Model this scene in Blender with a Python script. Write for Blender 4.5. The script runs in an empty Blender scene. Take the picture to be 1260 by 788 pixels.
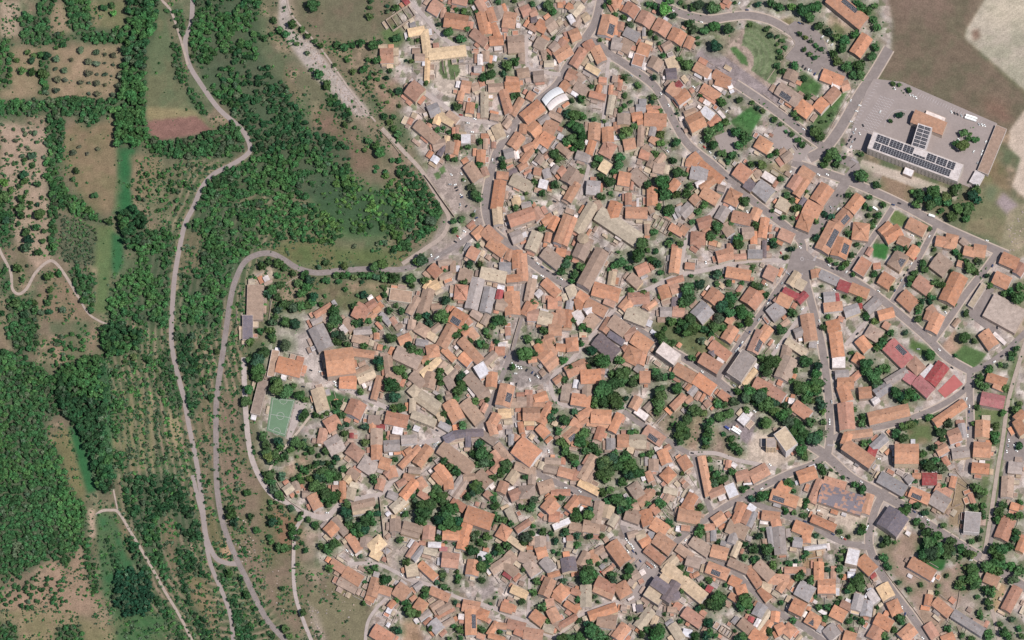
import bpy, math, random, numpy as np
from mathutils import Vector, Matrix
random.seed(7); RNG = np.random.default_rng(7)
S = bpy.context.scene
COL = S.collection
DATA = """T 440 0
310 235 520 95 120 n
450 -10 490 40 50 m
720 130 790 20 110 r
835 75 830 170 50 r
845 190 1065 225 135 o
920 0 1060 30 60 r
1170 0 1230 110 80 r
1190 120 1240 330 90 o
1110 310 1250 420 90 r
490 320 650 290 80 y @convent
645 290 680 560 80 y @convent
680 560 670 800 50 y @convent
690 530 1050 490 110 y @convent
555 555 650 555 65 b
280 470 285 610 120 r
1150 520 1150 610 30 r
1190 530 1190 630 50 w
1240 500 1240 600 70 b
1165 640 1165 700 70 g
t 120 170 45 130 15 30 370 80 45 290 110 30 290 60 25 380 370 55 30 420 50 150 440 60 210 410 40 890 310 60 1000 380 55 1060 280 35 1030 110 40 1070 130 35 1100 20 35 790 240 30 500 380 25 520 590 30 185 590 50 100 580 30 60 670 50 225 695 25 315 690 30 170 715 25 120 755 30 190 770 30 280 755 30 470 590 20 1220 750 50 580 390 25 1150 120 30 880 90 30 960 100 30
c 720 385 25 k 725 430 5 k
T 600 0
20 80 60 210 80 o
90 70 130 180 90 b
225 120 200 270 120 o
0 220 10 330 60 o
50 230 100 360 65 o
20 400 150 390 90 o
350 60 390 150 90 r
420 90 460 160 70 r
420 190 475 185 60 k
480 230 570 280 110 o
570 270 650 210 110 bs
400 250 470 290 50 r
680 50 730 50 50 o
770 50 850 100 60 o
830 60 900 120 130 t
790 150 830 220 50 w
800 360 890 320 110 o
850 260 900 160 60 b
920 190 980 150 80 t
1190 160 1140 350 150 os
1200 270 1260 270 140 o
1210 60 1260 30 90 o
620 490 680 430 90 b
660 560 800 470 120 o
690 400 760 440 70 r
470 400 560 450 110 b
540 490 560 570 50 b
550 620 640 620 60 t
940 470 1030 420 90 r
830 640 930 480 90 r
1040 460 1110 600 100 o
960 640 1080 710 60 y
770 710 870 760 110 r
870 720 930 790 70 b
1080 770 1150 780 50 r
1210 760 1260 770 60 b
270 350 280 510 150 b
330 520 330 600 60 b
0 570 45 580 70 o
290 720 400 700 90 b
490 690 500 790 100 b
180 770 300 780 60 o
t 100 20 35 435 40 35 590 60 60 640 120 45 260 10 30 200 630 60 270 600 50 150 720 40 30 640 40 40 720 60 640 370 25 590 560 30 1130 60 30 1180 20 40 1240 140 30 1090 390 25 750 580 18
c 410 380 40 s 430 370 40 k 175 570 10 k 595 652 5 r
T 760 0
-20 20 30 40 90 o
70 60 185 135 110 r
205 150 335 225 125 r
360 230 490 305 130 r
510 320 640 390 125 o
660 400 725 430 115 o
0 250 60 260 80 r
70 300 200 370 90 g
240 310 270 310 80 g
10 370 -10 480 110 g
110 390 50 500 100 b
200 460 310 500 110 o
150 570 250 600 110 rf
310 590 420 650 110 b
440 470 520 420 70 b
480 640 580 600 130 tf
470 720 570 710 100 k
750 640 890 720 90 o
840 740 910 740 60 wf
930 710 1080 800 90 o
1030 0 1070 20 50 r
t 360 60 40 540 150 45 310 40 40 510 10 50 660 70 25 610 30 30 730 75 45 790 50 60 920 70 75 690 220 55 740 290 55 830 290 60 940 260 65 1075 275 65 955 430 75 775 370 25 780 425 30 670 630 65 310 320 35 370 370 30 410 420 25 580 480 30 440 540 35 355 755 35 70 750 40 600 570 40 1135 30 25 120 240 40 60 170 35
l 450 90 75
c 533 105 20 w 812 217 10 w 1178 35 -60 w 135 735 30 s 1255 100 0 k
T 920 0
800 -40 1130 230 150 o3s
1160 350 1040 530 125 o2
440 690 400 780 120 bs
720 720 920 800 120 o
t 95 40 40 230 40 55 310 70 50 530 90 80 640 60 80 600 170 60 690 250 55 780 320 50 860 360 50 950 390 60 1040 340 50 920 470 55 830 520 45 870 600 55 960 650 60 1080 640 70 1100 720 60 1020 730 50 1190 550 60 1240 460 50 1100 80 60 1060 30 40 1160 120 60 1220 190 50 1250 270 50 1230 60 40 505 330 32 562 365 32 612 405 28 665 443 32 713 478 30 550 485 30 605 525 30 652 560 33 185 280 35 225 345 35 290 355 28 335 395 30 290 435 25 360 460 28 310 500 35 320 555 35 290 640 38 25 245 30 460 640 50 340 690 40 545 760 40
l 420 60 50
c 725 360 -50 w 775 400 -60 w 818 437 -50 w 535 645 -60 k 560 670 -60 k 590 680 -60 w 612 690 -60 s 650 720 -60 k 500 225 30 k 530 232 30 k
T 440 100
500 50 610 140 150 r3
490 380 530 400 60 r
570 410 770 580 100 b2
730 630 850 600 90 b
790 720 850 610 50 k
690 300 790 260 110 g
790 330 930 410 80 y
790 330 760 420 70 y
870 310 970 390 70 b
840 560 890 570 65 y
900 590 890 700 80 b
970 580 940 710 60 o
1005 560 1095 560 85 wf
950 480 980 480 50 r
670 420 710 450 45 r
1060 0 1040 110 90 o
1010 100 990 190 60 o
1100 210 1085 310 75 o
1130 20 1150 90 70 b
1230 110 1230 350 70 t
1180 310 1180 360 40 r
1200 670 1195 790 80 o
1240 560 1240 660 40 b
720 740 780 780 60 w
t 75 25 25 105 65 20 155 145 18 185 185 18 205 225 20 235 255 20 285 205 25 240 50 30 320 100 20 345 130 20 295 95 15 400 100 45 260 340 40 310 400 40 350 460 40 390 510 45 350 340 35 665 20 30 965 250 50 715 390 30 775 475 35 830 455 25 885 495 30 955 530 45 1070 640 35 1000 650 25 1195 580 40 1150 240 25 100 570 35 180 630 50 220 690 60 70 670 30 870 740 35 940 760 35 400 245 25
c 1000 330 10 r 1068 345 15 w 1135 368 20 w 1068 408 5 w 1110 495 0 w
T 600 100
170 60 310 50 100 o
240 330 330 170 65 o
150 90 210 310 85 o
10 70 150 60 80 b
400 180 440 110 70 o
720 20 780 70 90 o
850 40 960 110 90 b
800 0 870 20 60 b
1090 40 1070 110 50 o
990 120 1140 160 60 r
1080 10 1150 10 40 r
1200 40 1190 130 40 o
1210 140 1180 320 60 t
1220 110 1260 120 40 r
590 270 770 150 70 wf @awning
545 210 720 80 75 gf @awning
350 370 520 230 130 o2
310 460 380 470 90 o
420 510 500 430 130 o
550 430 660 480 150 o
600 310 720 370 60 b
500 400 590 340 60 g
520 530 620 600 130 o
440 640 510 540 60 o
235 640 320 520 110 o
350 660 440 620 60 o
330 790 430 660 60 o
160 710 250 690 90 g
480 790 530 720 70 b
550 740 600 700 50 r
60 510 150 470 130 t
40 620 80 620 60 r
30 340 110 360 60 b
160 390 210 430 80 b
1040 410 1030 570 110 o
1020 580 980 710 70 o
1160 450 1170 590 105 o2
1110 630 1220 690 140 r2
1240 400 1240 480 40 o
860 710 980 750 80 g
680 620 780 700 60 b
t 250 150 40 290 130 35 1010 50 30 790 310 60 850 330 70 920 340 50 800 420 60 880 460 70 930 520 60 820 550 60 900 620 60 760 590 50 830 660 40 1030 370 35 910 170 45 650 700 60 690 750 50 470 680 25 140 750 40 1080 750 50 1130 390 25 820 190 30 1250 740 30
c 395 237 -35 k 338 292 -50 w 195 540 -55 w 48 765 -80 w
T 760 100
500 50 590 120 110 o3
570 10 610 60 60 m3
570 190 680 110 100 o3
820 60 980 160 90 o
800 90 950 210 45 r
930 30 1010 90 40 wf
950 0 1090 40 70 o
1070 60 1110 40 50 w
690 430 830 360 150 o3
650 330 760 290 60 b
890 430 980 350 70 r
820 270 920 350 90 wf2
260 370 470 380 120 o2
290 300 400 310 60 o
280 270 330 250 60 o
140 350 240 330 80 o
0 370 120 370 100 b
180 260 270 260 70 g
190 400 250 390 50 o
350 440 330 530 60 g
230 430 220 630 60 b
420 430 390 480 60 o
320 550 380 590 70 o
60 620 170 600 100 o2
0 410 10 500 40 r
220 690 310 720 100 r
250 640 350 750 90 b
380 790 450 710 60 b
700 800 790 720 100 o
0 50 40 60 70 r
t 200 40 40 350 160 40 330 210 30 70 140 35 70 240 30 20 280 35 125 200 25 420 290 30 100 490 70 50 530 50 160 440 40 430 520 50 365 710 45 570 590 55 575 315 20 1010 205 55 1180 185 40 1085 150 18 900 500 70 970 450 60 1040 400 50 870 560 50 920 630 60 1140 490 60 1210 540 55 1175 620 50 1010 700 50 1115 720 50 1070 765 35 540 770 45 30 750 60 1240 590 40 800 140 25
l 420 600 50
c 735 58 35 w 420 122 55 w 495 235 60 w 1055 295 -55 w 1085 265 55 k 485 680 40 w 625 465 55 k 805 598 30 s 840 640 50 r 895 690 45 w 940 740 45 s 1175 722 80 k
T 920 100
295 65 500 205 125 bs
488 225 605 310 130 o2
820 20 900 50 70 wf
930 0 960 90 80 r
870 80 770 190 105 r2
755 185 670 280 110 o2
90 580 215 655 120 o2
340 760 420 700 70 b
t 45 210 30 97 262 28 148 293 30 260 375 38 318 420 25 375 490 24 430 515 32 490 570 38 530 620 42 660 490 65 630 460 40 690 540 60 450 320 40 480 360 30 815 325 28 715 395 25 765 390 15 830 700 65 770 750 60 870 740 50 940 740 22 1100 710 35 280 690 40 220 720 35 10 560 40 590 150 40
c 1000 190 -70 w 1085 237 10 w 1055 293 10 w 1000 393 0 w 1118 432 70 k 1045 470 -70 w 1085 510 60 w 1025 500 60 s 1005 540 -60 k 985 575 -60 k 1040 565 -60 k 1015 590 -60 s 963 612 -60 k 1000 640 -60 w 540 467 30 w 490 427 30 k 332 655 -60 w 432 715 -50 w
T 1060 100 6.3
400 270 645 370 105 o3 @school
500 240 650 300 30 wf
1085 355 940 710 90 bf
920 710 870 800 80 wf
330 690 400 720 55 wf
t 245 20 25 295 30 20 370 70 28 300 260 35 225 310 22 795 400 40 790 500 55 750 490 40 885 450 35 845 410 20 830 450 30 10 570 25 20 740 45
c 258 58 60 w 377 108 60 w 400 115 60 w 422 128 60 w 145 240 -60 w 15 345 70 k 697 240 60 w 722 250 60 k 745 258 60 k 775 270 60 s 935 340 60 w 955 345 60 w 910 335 60 s 870 548 -60 w 965 472 -60 w 938 545 -60 w 930 570 -60 w 752 452 50 w 735 515 50 w 900 635 -60 s
L 845 295 20 w
T 520 200
440 20 540 170 110 b2
590 50 620 130 60 r
755 180 715 450 110 o2
720 440 735 600 90 t2
720 120 830 130 70 o
830 110 910 70 40 k
930 60 1010 10 60 o
860 160 1050 250 110 t
1080 80 1150 95 70 r
1130 200 1210 220 80 w
1170 120 1240 100 90 g
840 570 1075 490 120 r3
1085 450 1145 550 90 r2
870 390 950 370 70 y
960 420 1050 400 50 g
1160 580 1260 530 90 o
590 640 500 720 90 o
600 650 740 780 120 o2
860 740 960 700 110 g
1070 700 1150 760 100 t
1180 740 1250 720 60 o
t 770 30 50 470 240 45 510 300 60 540 350 45 150 480 55 80 570 60 300 570 40 380 550 40 305 655 40 1085 190 35 1010 300 28 1160 300 40 1045 390 30 905 445 40 1155 640 45 400 165 20 550 20 40 490 510 25
c 278 120 40 w 375 110 50 w 265 215 0 s 315 220 -30 w 325 245 -30 k 335 272 -30 k 370 315 30 w 380 338 -30 k 425 425 -50 k 507 475 -70 s 522 540 -30 k 495 570 -35 w 470 600 -50 w 405 670 30 w 360 738 40 w 340 718 40 r 318 770 30 k 365 410 80 s 400 180 10 w
T 680 200
470 20 550 70 110 y
120 100 260 190 150 b
235 200 140 370 85 o2
60 110 120 60 80 r
0 50 40 80 80 g
330 240 460 250 130 g2
640 150 750 170 130 o2
770 90 880 190 110 b
980 40 1080 60 110 b
920 0 980 30 60 b
965 250 965 420 95 o2
940 430 970 490 50 b
1140 270 1210 180 85 o
620 390 560 560 120 o2
710 485 915 490 105 o2
735 300 735 410 60 r
770 400 810 400 40 r
420 380 470 490 80 b
40 530 -20 650 70 o2
1200 490 1260 460 90 g
1140 620 1260 690 70 o
1000 560 1140 640 120 n
915 600 920 700 50 b
t 540 170 75 460 130 40 590 90 40 650 20 60 280 90 40 20 220 50 1070 180 85 1090 320 70 1140 460 60 920 220 50 1200 310 50 1030 430 40 1110 490 40 980 680 45 870 760 50 1145 690 25 470 330 50 1140 760 40 1210 100 60 1000 280 40 410 20 40 560 300 30
c 328 410 60 w 292 455 50 k 20 380 20 k 120 450 30 k 252 550 -65 w 275 500 -60 s 650 320 -60 k 1215 430 0 w
T 840 200
30 10 140 30 50 o
80 90 240 120 130 g
170 10 380 180 80 o
300 160 170 250 90 o
190 280 340 370 110 o2
90 390 150 330 80 o
370 200 410 220 40 w
130 220 210 180 50 w
340 240 410 260 60 b
0 430 70 500 130 g
520 60 640 150 140 r2
680 180 620 260 90 k
760 90 700 130 60 b
430 310 550 370 140 o2
420 440 350 560 100 g
450 440 490 470 40 w
480 520 660 560 110 r2
730 450 680 560 90 o
720 220 850 330 140 g2
780 110 890 180 70 wf
1140 70 1260 150 100 o2
1130 140 1050 260 100 r2
1200 170 1100 320 80 o2
920 380 1030 440 110 tf2
1110 560 1150 510 40 m
1140 420 1190 350 50 k
800 540 770 730 80 o
940 680 1070 740 100 r2
630 630 640 740 110 b
690 670 690 790 60 o
400 600 470 700 90 b
150 600 280 560 100 r
200 680 260 640 50 r
80 730 220 740 120 r2
-20 640 40 680 80 o
260 770 330 790 50 o
t 600 380 60 770 30 60 80 230 45 40 300 50 20 110 40 150 480 45 90 580 35 210 410 50 330 620 60 270 700 50 340 660 40 540 740 55 710 610 45 950 160 35 1010 320 40 1060 370 40 1090 440 50 970 530 35 1130 440 40 870 470 25 470 590 35 390 720 25 880 765 40 440 0 30 1200 280 25 1070 540 25 660 20 40
c 425 155 40 k 850 615 -60 k 865 610 -60 r 625 480 60 w 1045 95 -50 w
T 945 200 3.94
290 115 235 195 75 o2
232 200 200 260 82 o2
193 258 165 325 65 o2
450 165 395 235 60 o2
390 240 335 300 65 o2s
330 298 260 430 75 o2s
410 330 490 340 85 o2
370 370 340 460 80 os2
T 1000 200
920 580 1090 670 120 o2
660 690 760 600 90 o2
700 740 850 650 130 o2
830 740 940 790 90 o2
t 455 145 80 620 220 45 110 20 45 230 20 45 550 340 35 690 405 38 505 420 35 640 510 40 560 450 30 545 510 30 580 610 40 600 570 30 110 500 42 180 530 45 40 570 35 345 690 35 340 320 35 100 645 20 40 730 40 1140 640 25
c 55 120 30 w 140 120 25 w 175 435 50 s 240 320 -60 k 245 455 -50 w 780 412 15 k 840 398 15 k 610 625 -60 w 965 710 20 w 1130 720 -60 w
L 605 445 35 w
T 1100 220
220 660 150 760 90 o
470 560 450 660 110 o
570 540 540 680 120 o2
650 590 710 640 60 b
740 660 720 750 110 o2
840 640 820 760 120 o2
t 240 150 60 400 120 80 330 180 55 340 270 65 215 250 50 250 210 40 420 220 60 500 180 60 520 220 55 610 90 50 580 130 50 460 310 35 560 370 60 620 290 60 700 380 50 760 160 60 800 110 55 810 200 50 740 260 60 710 320 60 680 270 50 350 490 30 230 630 25 110 670 35 30 680 40 400 685 25 580 715 25 640 750 35
l 180 125 30
c 55 240 20 k 5 258 20 k 900 602 12 w 340 570 -60 w
L 365 360 20 w
T 480 300
760 70 850 120 110 r2
960 -20 1110 90 110 o2
1170 60 1130 160 60 o
1230 70 1240 240 100 o
880 280 1120 330 110 t2
670 290 790 320 110 b
855 340 785 630 120 g2
970 430 920 660 110 g
695 400 680 540 120 r2
470 230 400 300 120 r2
470 190 600 170 50 b
610 170 610 280 50 b
480 330 600 290 50 b
400 370 440 450 110 y
390 360 340 440 60 y
380 440 310 680 110 b
400 610 500 600 50 b
270 520 180 680 70 b
0 490 210 520 110 bf2
1070 450 1050 540 60 m
1030 580 1140 600 110 b
1180 470 1190 690 140 o2
1130 340 1260 330 70 o
1060 230 1170 230 90 g
700 660 620 790 150 o2s
640 640 700 650 45 w
790 660 880 720 70 b
950 690 900 780 60 b
730 720 780 780 60 r
t 300 160 70 260 180 50 850 20 30 770 200 45 865 205 40 40 340 60 200 340 60 210 410 35 330 350 50 525 560 62 510 710 80 360 700 45 275 710 38 390 760 40 720 370 40 530 260 20 60 600 30 120 650 30 1060 740 70
c 460 135 -40 w 600 355 90 w 400 115 70 w 440 150 -40 s
T 640 270
10 340 30 600 100 o
170 130 100 300 110 t2
230 310 390 440 120 b2
280 130 260 220 60 rs
350 310 440 330 70 o
640 200 560 380 130 b2 @navechurch
800 300 610 650 140 b3 @navechurch
710 670 960 740 130 o2
900 510 880 640 70 t
1060 550 1160 640 90 b
1130 510 1240 460 100 r
1050 770 1250 760 110 r2
230 600 370 730 90 o
120 580 80 790 80 b
480 650 520 750 90 t
560 720 650 780 80 o
250 760 400 770 40 r
160 700 200 740 70 w
t 440 440 60 400 510 50 470 380 40 590 460 55 530 540 50 500 600 35 210 80 45 1180 240 70 1130 370 90 990 410 60 920 440 50 1060 470 40 950 320 22 860 490 25 1250 380 30 1070 690 40 1200 710 40 1240 300 30
c 120 380 30 k 170 430 30 w 215 465 30 k 270 500 30 k 325 535 30 k 400 580 30 w 570 655 30 k 650 740 35 w 740 750 30 w 500 650 30 w 210 550 20 w
T 800 290
450 110 500 30 60 r
260 130 230 360 95 o2
650 210 800 170 110 r2
775 80 775 160 60 r
820 210 930 200 50 r
950 180 1085 180 80 g
1110 50 1105 210 40 k
740 350 970 390 100 o2
340 290 430 300 60 r
120 490 160 610 100 o2
170 460 320 410 60 r
200 530 280 500 90 r
560 550 680 640 130 o2
560 690 450 800 160 g
920 560 1060 660 150 r2
1120 340 1220 390 130 r2s
100 740 210 740 90 g
220 730 330 740 100 r
0 650 30 690 100 o
240 600 235 690 55 k
1210 650 1260 600 60 r
860 300 960 320 50 b
t 180 80 45 290 80 40 600 20 60 860 90 65 1200 90 45 55 150 35 20 240 50 70 270 50 40 430 30 100 360 35 650 375 55 500 470 65 370 520 80 360 610 80 400 390 25 890 460 30 760 460 40 980 340 30 1020 480 50 1060 500 40 780 610 70 700 690 70 770 720 60 890 710 60 950 770 50 1130 570 35 1000 300 30 90 590 30 650 470 35 300 680 40 850 570 30
l 870 690 40
c 1140 660 -60 w 1155 630 -60 k 1105 720 -60 k 815 245 -10 k 540 262 80 w
T 940 290
1000 230 910 370 130 rf2
1040 120 1000 190 50 r
1060 300 1130 290 60 r
1130 400 1240 470 130 o2
500 330 510 410 90 o
540 370 720 450 90 g
720 470 830 510 100 m2
840 500 1010 570 100 o2
250 480 330 360 80 t
330 520 380 430 90 t
190 530 330 600 70 m
330 640 410 560 70 m2
140 600 260 660 110 o2
180 690 60 780 130 g
580 700 760 680 90 o
700 560 715 640 45 m
580 600 690 590 100 g
780 750 920 700 100 g
1110 620 990 730 100 g
930 660 940 710 40 m
1110 780 1260 740 100 o2
t 100 110 45 265 135 40 215 215 32 510 30 40 640 240 35 700 275 30 760 310 40 800 270 45 845 190 35 900 90 30 870 375 30 1070 370 40 1240 510 30 275 740 55 20 580 40 920 620 40 990 760 30 780 590 25 560 490 20
c 630 290 30 w 665 320 30 k 835 275 -60 w 800 355 -50 w 1110 540 30 w 175 465 -60 s 45 660 -60 w 60 630 -60 k 10 700 -60 k 165 170 70 r 680 530 30 w 545 605 20 w 370 715 -40 w 240 375 30 s 20 475 40 w 40 45 90 w 350 115 40 w
T 1100 290
390 230 520 330 170 b2
-20 200 100 280 170 b2s
210 430 350 530 130 r2
640 380 510 650 170 o2
70 570 200 690 140 o2
615 265 680 285 60 o
340 690 400 770 80 r
1040 210 1200 280 120 o2
1180 300 1260 350 120 r2
970 400 1120 470 130 o2
880 470 740 690 60 tf
917 668 1230 840 250 af2
t 400 135 28 600 160 40 740 320 70 790 360 40 700 250 35 830 260 40 930 490 40 1070 560 40 1140 540 50 1220 500 50 1190 600 80 280 270 45 200 360 40 160 420 45 150 470 35 300 330 45 400 460 50 460 480 45 270 640 40 260 700 45 380 600 40 340 580 35 350 640 35 560 350 30 640 230 25 800 240 30 60 130 40 120 120 30 500 700 25 590 670 25 690 760 40 900 390 30 240 80 30
c 170 275 -60 w 210 225 -60 r 260 245 -60 k 135 335 -60 k 100 385 -60 k 75 435 -60 s 10 535 -60 k 100 490 -60 s 955 295 -60 k 500 745 50 w
T 320 320
530 540 690 440 60 r
600 540 660 600 60 b
540 650 640 860 150 g2
500 610 600 560 60 g
920 470 1040 540 150 r2
1060 400 1110 480 90 r
1090 500 1150 450 80 o
1050 570 1120 520 50 o
820 580 900 680 80 b
910 690 1080 680 70 g
790 640 840 700 60 w
1170 520 1260 620 50 gs
1130 710 1130 770 50 o
900 750 1050 790 80 b
50 160 70 200 50 w
t 20 60 50 90 20 40 190 40 60 240 80 40 320 130 40 170 150 40 200 240 50 120 290 60 80 330 50 370 230 50 440 150 55 480 180 60 460 260 50 510 370 60 400 330 55 170 360 45 220 430 55 170 480 50 290 430 55 320 480 60 400 450 55 460 440 50 240 590 55 340 620 60 120 610 50 100 680 50 110 740 45 270 610 50 720 490 60 720 570 80 710 620 60 640 30 40 820 60 45 570 70 30 640 200 45 760 210 35 740 150 40 800 150 40 850 140 35 910 160 40 990 150 40 1060 155 45 1130 165 45 1200 180 45 1120 60 60 1190 40 60 830 290 30 630 350 25 990 215 25 930 620 50 1040 600 35 910 440 45 950 345 25 1010 340 45 1190 260 25 1220 280 25 590 430 30 510 410 50 740 720 50 680 680 25 820 740 45 1160 570 30 1210 340 35 150 560 40
T 640 370
130 0 50 150 110 o
70 140 180 140 110 r
180 160 310 190 120 t
350 130 310 240 90 o
340 220 340 340 120 o
390 90 410 240 80 o
480 60 460 260 70 o
270 30 360 30 100 r
450 40 510 50 80 g
560 -20 590 90 80 o
640 20 830 120 100 o2
640 50 700 130 90 w
650 160 740 240 130 b
720 110 800 170 40 k
540 100 600 220 90 wf
230 380 290 500 110 o
150 480 220 450 90 os
200 590 300 500 110 os
250 650 360 560 100 os
260 460 360 510 90 o
270 330 300 420 90 o
450 430 560 420 130 o2
350 450 440 460 70 o
600 390 660 390 60 b
880 180 800 300 80 r
880 190 1030 300 130 b2
1010 350 1130 300 100 r
740 370 930 530 140 k2
860 320 1000 410 60 k
1000 440 1030 480 50 r
1100 350 1260 460 130 o2
1020 500 1150 560 150 o2
1190 500 1160 620 80 o
1120 640 1190 690 70 g
1160 740 1260 740 110 o2
1100 -40 990 90 100 o2
1030 110 1230 190 130 t
1200 30 1260 60 80 r
820 -10 920 30 80 r
450 700 620 620 110 o
590 740 780 730 130 o2
540 660 640 590 70 o
330 790 400 740 60 o
760 680 820 690 50 r
80 580 160 570 50 o
t 230 280 50 180 400 40 50 520 90 140 510 40 420 580 50 480 640 35 700 490 60 680 580 45 820 590 85 780 560 60 750 600 50 960 580 55 980 700 90 900 710 50 1100 760 35 600 250 45 660 280 35 520 190 35 600 420 35 430 770 40 70 370 50 130 20 40 320 400 30 660 640 35 1010 760 60
c 985 180 30 w 1055 232 30 k 1120 270 30 w 10 650 70 w 65 675 -60 k 118 700 -60 k 150 722 -60 k 170 740 50 w 205 755 -60 k 95 770 70 w
T 300 400
325 378 555 435 150 o2
310 250 260 500 70 bf
800 375 1065 340 240 o4
1040 260 1260 290 70 o
930 550 1090 560 120 o2
1100 520 1260 450 110 t
1060 480 1210 410 50 b
710 620 770 830 120 t2
t 60 170 50 170 270 80 110 350 90 150 430 80 60 330 50 130 510 60 410 190 70 290 140 40 260 60 50 480 10 40 340 590 100 420 640 80 550 680 60 310 540 60 590 720 40 160 60 40 40 640 60 30 740 60 850 10 50 960 100 60 910 160 50 1000 190 40 1160 210 40 1130 650 40 280 620 60 480 600 40
c 665 190 -70 k 720 275 -70 k 650 440 20 k 742 455 0 w 880 555 30 w 895 590 30 w 575 600 10 k 740 355 10 k
T 315 400 3.94
445 390 520 425 75 r2
600 250 570 360 30 o
T 440 380
400 320 510 270 80 o
370 420 600 530 130 b2
400 460 560 560 50 t
290 460 310 640 80 b
280 640 420 690 80 b
570 170 680 240 100 b2
490 150 560 160 90 b
680 240 740 280 70 t
720 220 800 160 60 b
720 350 740 470 120 o2
620 500 690 480 60 o
920 170 810 370 110 o2
830 390 940 500 60 o
1000 450 1090 530 90 o
1000 300 1190 510 90 o2
1020 250 1090 200 60 o
1080 200 1150 290 80 o
620 640 800 490 70 y
720 620 680 770 110 b2
520 640 640 740 90 b2
560 620 630 560 70 b
780 520 850 570 80 b
860 660 920 770 80 b
900 660 960 600 60 b
850 620 910 560 60 t
1050 660 1160 750 120 b
185 240 190 290 55 o
195 370 240 380 50 o
330 90 370 150 50 r
570 320 680 340 60 g
t 320 270 65 590 80 40 670 65 45 700 130 50 830 60 75 800 110 50 490 350 40 540 400 55 590 420 45 950 260 45 1040 180 45 990 210 35 1190 340 50 1240 360 40 1100 310 30 390 580 70 430 600 50 320 740 80 370 760 60 1000 620 40 990 700 45 1010 740 50 790 660 50 810 610 40 70 370 45 200 510 60 220 560 50 310 20 40 430 30 40 215 100 35 460 650 40 680 530 35 150 210 35 260 380 25 25 140 50 100 120 40
c 425 210 -50 w
T 560 380
280 530 390 430 70 b
390 410 480 410 80 r
225 540 290 650 110 wf2
360 620 350 760 100 o2s
520 0 560 60 70 o
510 180 515 260 50 r
340 390 380 400 50 r
t 390 130 50 440 90 50 470 130 40 360 170 40 300 220 40 330 260 35 400 320 35 670 430 90 690 480 60 240 340 45 290 360 40 560 570 35 510 680 25 860 200 45 680 280 35
c 485 470 -60 k 515 580 -70 k 555 535 60 w 590 555 60 w 615 570 60 w 640 585 60 s 585 630 0 w 425 710 -60 s 595 735 90 k
T 780 370
250 450 420 575 120 wf4
750 420 920 550 100 r2
650 550 830 660 110 r3
740 480 790 520 60 k
810 560 870 600 50 w
910 220 950 160 70 o
970 260 890 390 110 o2
1120 520 970 740 160 gf4
1240 300 1150 500 110 r2s
t 370 210 50 500 30 70 340 200 40 250 340 60 300 390 60 380 410 40 550 180 60 500 310 60 560 290 60 610 270 60 680 270 50 660 390 45 750 320 35 520 250 60 430 290 40 460 210 50 560 560 45 860 60 60 920 100 70 830 180 60 790 260 60 1060 120 70 1120 200 60 940 20 60 860 260 45 1030 240 40 1240 560 50 1250 640 50 220 690 60 280 740 50 370 730 40 300 270 30 340 450 40
l 1020 110 40
c 660 690 35 w 1120 310 -60 k 1050 410 -60 w 1030 440 -60 k 1010 470 -60 w 990 490 -60 s 1235 160 -60 k 1210 190 -60 s
T 930 380
130 180 40 300 100 o2s
495 60 535 310 125 o2
400 190 430 270 80 g
300 310 490 440 70 t2
520 340 590 350 60 g
250 420 340 440 140 b
340 480 250 680 150 b2
740 110 765 220 130 o2
770 230 800 470 125 o2
800 90 850 110 50 r
740 520 870 520 110 wf2
770 640 900 630 80 g2
790 720 950 720 120 o2
1000 290 1090 400 110 o2
950 460 1030 510 100 o2
1080 200 1210 280 130 b2
940 680 1010 620 60 r
t 245 190 65 355 40 45 660 180 40 50 490 50 160 520 80 120 610 60 200 490 50 500 520 80 590 570 60 600 640 60 590 700 70 390 600 40 340 700 40 390 750 60 470 770 60 540 730 60 590 760 60 1090 540 80 1120 630 80 1180 690 60 1060 600 60 1230 580 50 1180 370 50 1230 310 50 1250 290 40 920 430 25 1150 125 40 1070 80 40 700 80 30 870 490 25
c 615 120 70 w 600 325 90 w 205 380 -50 w 215 355 -50 w 445 5 40 w 985 245 -45 k 165 310 30 w
T 1080 380 7
50 130 100 160 60 r
530 50 460 200 110 o2
450 20 420 100 60 r
90 300 260 470 140 p2s
280 440 375 540 110 r2
380 590 480 490 60 wf
570 480 450 640 120 m2
240 570 310 620 90 p
330 610 460 730 110 p2
70 640 250 530 70 g2
-20 740 110 650 90 g
910 200 1000 330 110 o2
1000 210 1100 300 30 w
940 585 1110 640 80 o2
1000 650 1090 690 60 o
650 150 700 90 40 b
t 460 390 60 750 250 58 670 405 22 1190 340 35 1160 390 40 1150 430 30 115 210 35 60 260 35 20 310 50 70 520 50 10 540 40 160 730 60 280 740 60 15 620 30 880 590 40 930 670 40 960 520 45 870 670 35 855 630 25 1100 490 30 1060 490 30 360 90 40 350 30 30 240 210 30 830 280 30
c 530 355 45 w 640 510 40 k 740 685 -65 k 1070 410 -35 k 1005 460 -35 w 350 350 0 s 1030 165 90 k
T 640 450
450 200 430 340 80 b
500 320 680 350 110 o2
650 190 650 320 90 b
570 190 630 200 60 g
100 290 95 400 70 r
140 330 260 290 90 o
130 370 240 380 50 o
30 470 190 470 120 o2
290 400 200 560 90 o2
180 590 260 680 90 o
-30 350 60 350 90 b
0 550 20 650 50 o
40 550 130 550 50 y
560 510 690 430 80 o2
690 490 880 500 130 o2
650 560 870 585 45 o
500 540 600 600 90 o
590 560 650 510 50 o
440 720 560 620 110 o2s
500 750 570 760 60 o
390 690 500 590 50 t
970 470 890 640 80 o2
790 600 750 720 75 r
1150 310 1090 420 90 o2
1120 430 1230 510 70 wf
1220 430 1260 380 60 b
1000 670 1000 790 110 o2
1060 730 1220 740 130 t
840 760 920 760 100 g
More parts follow.
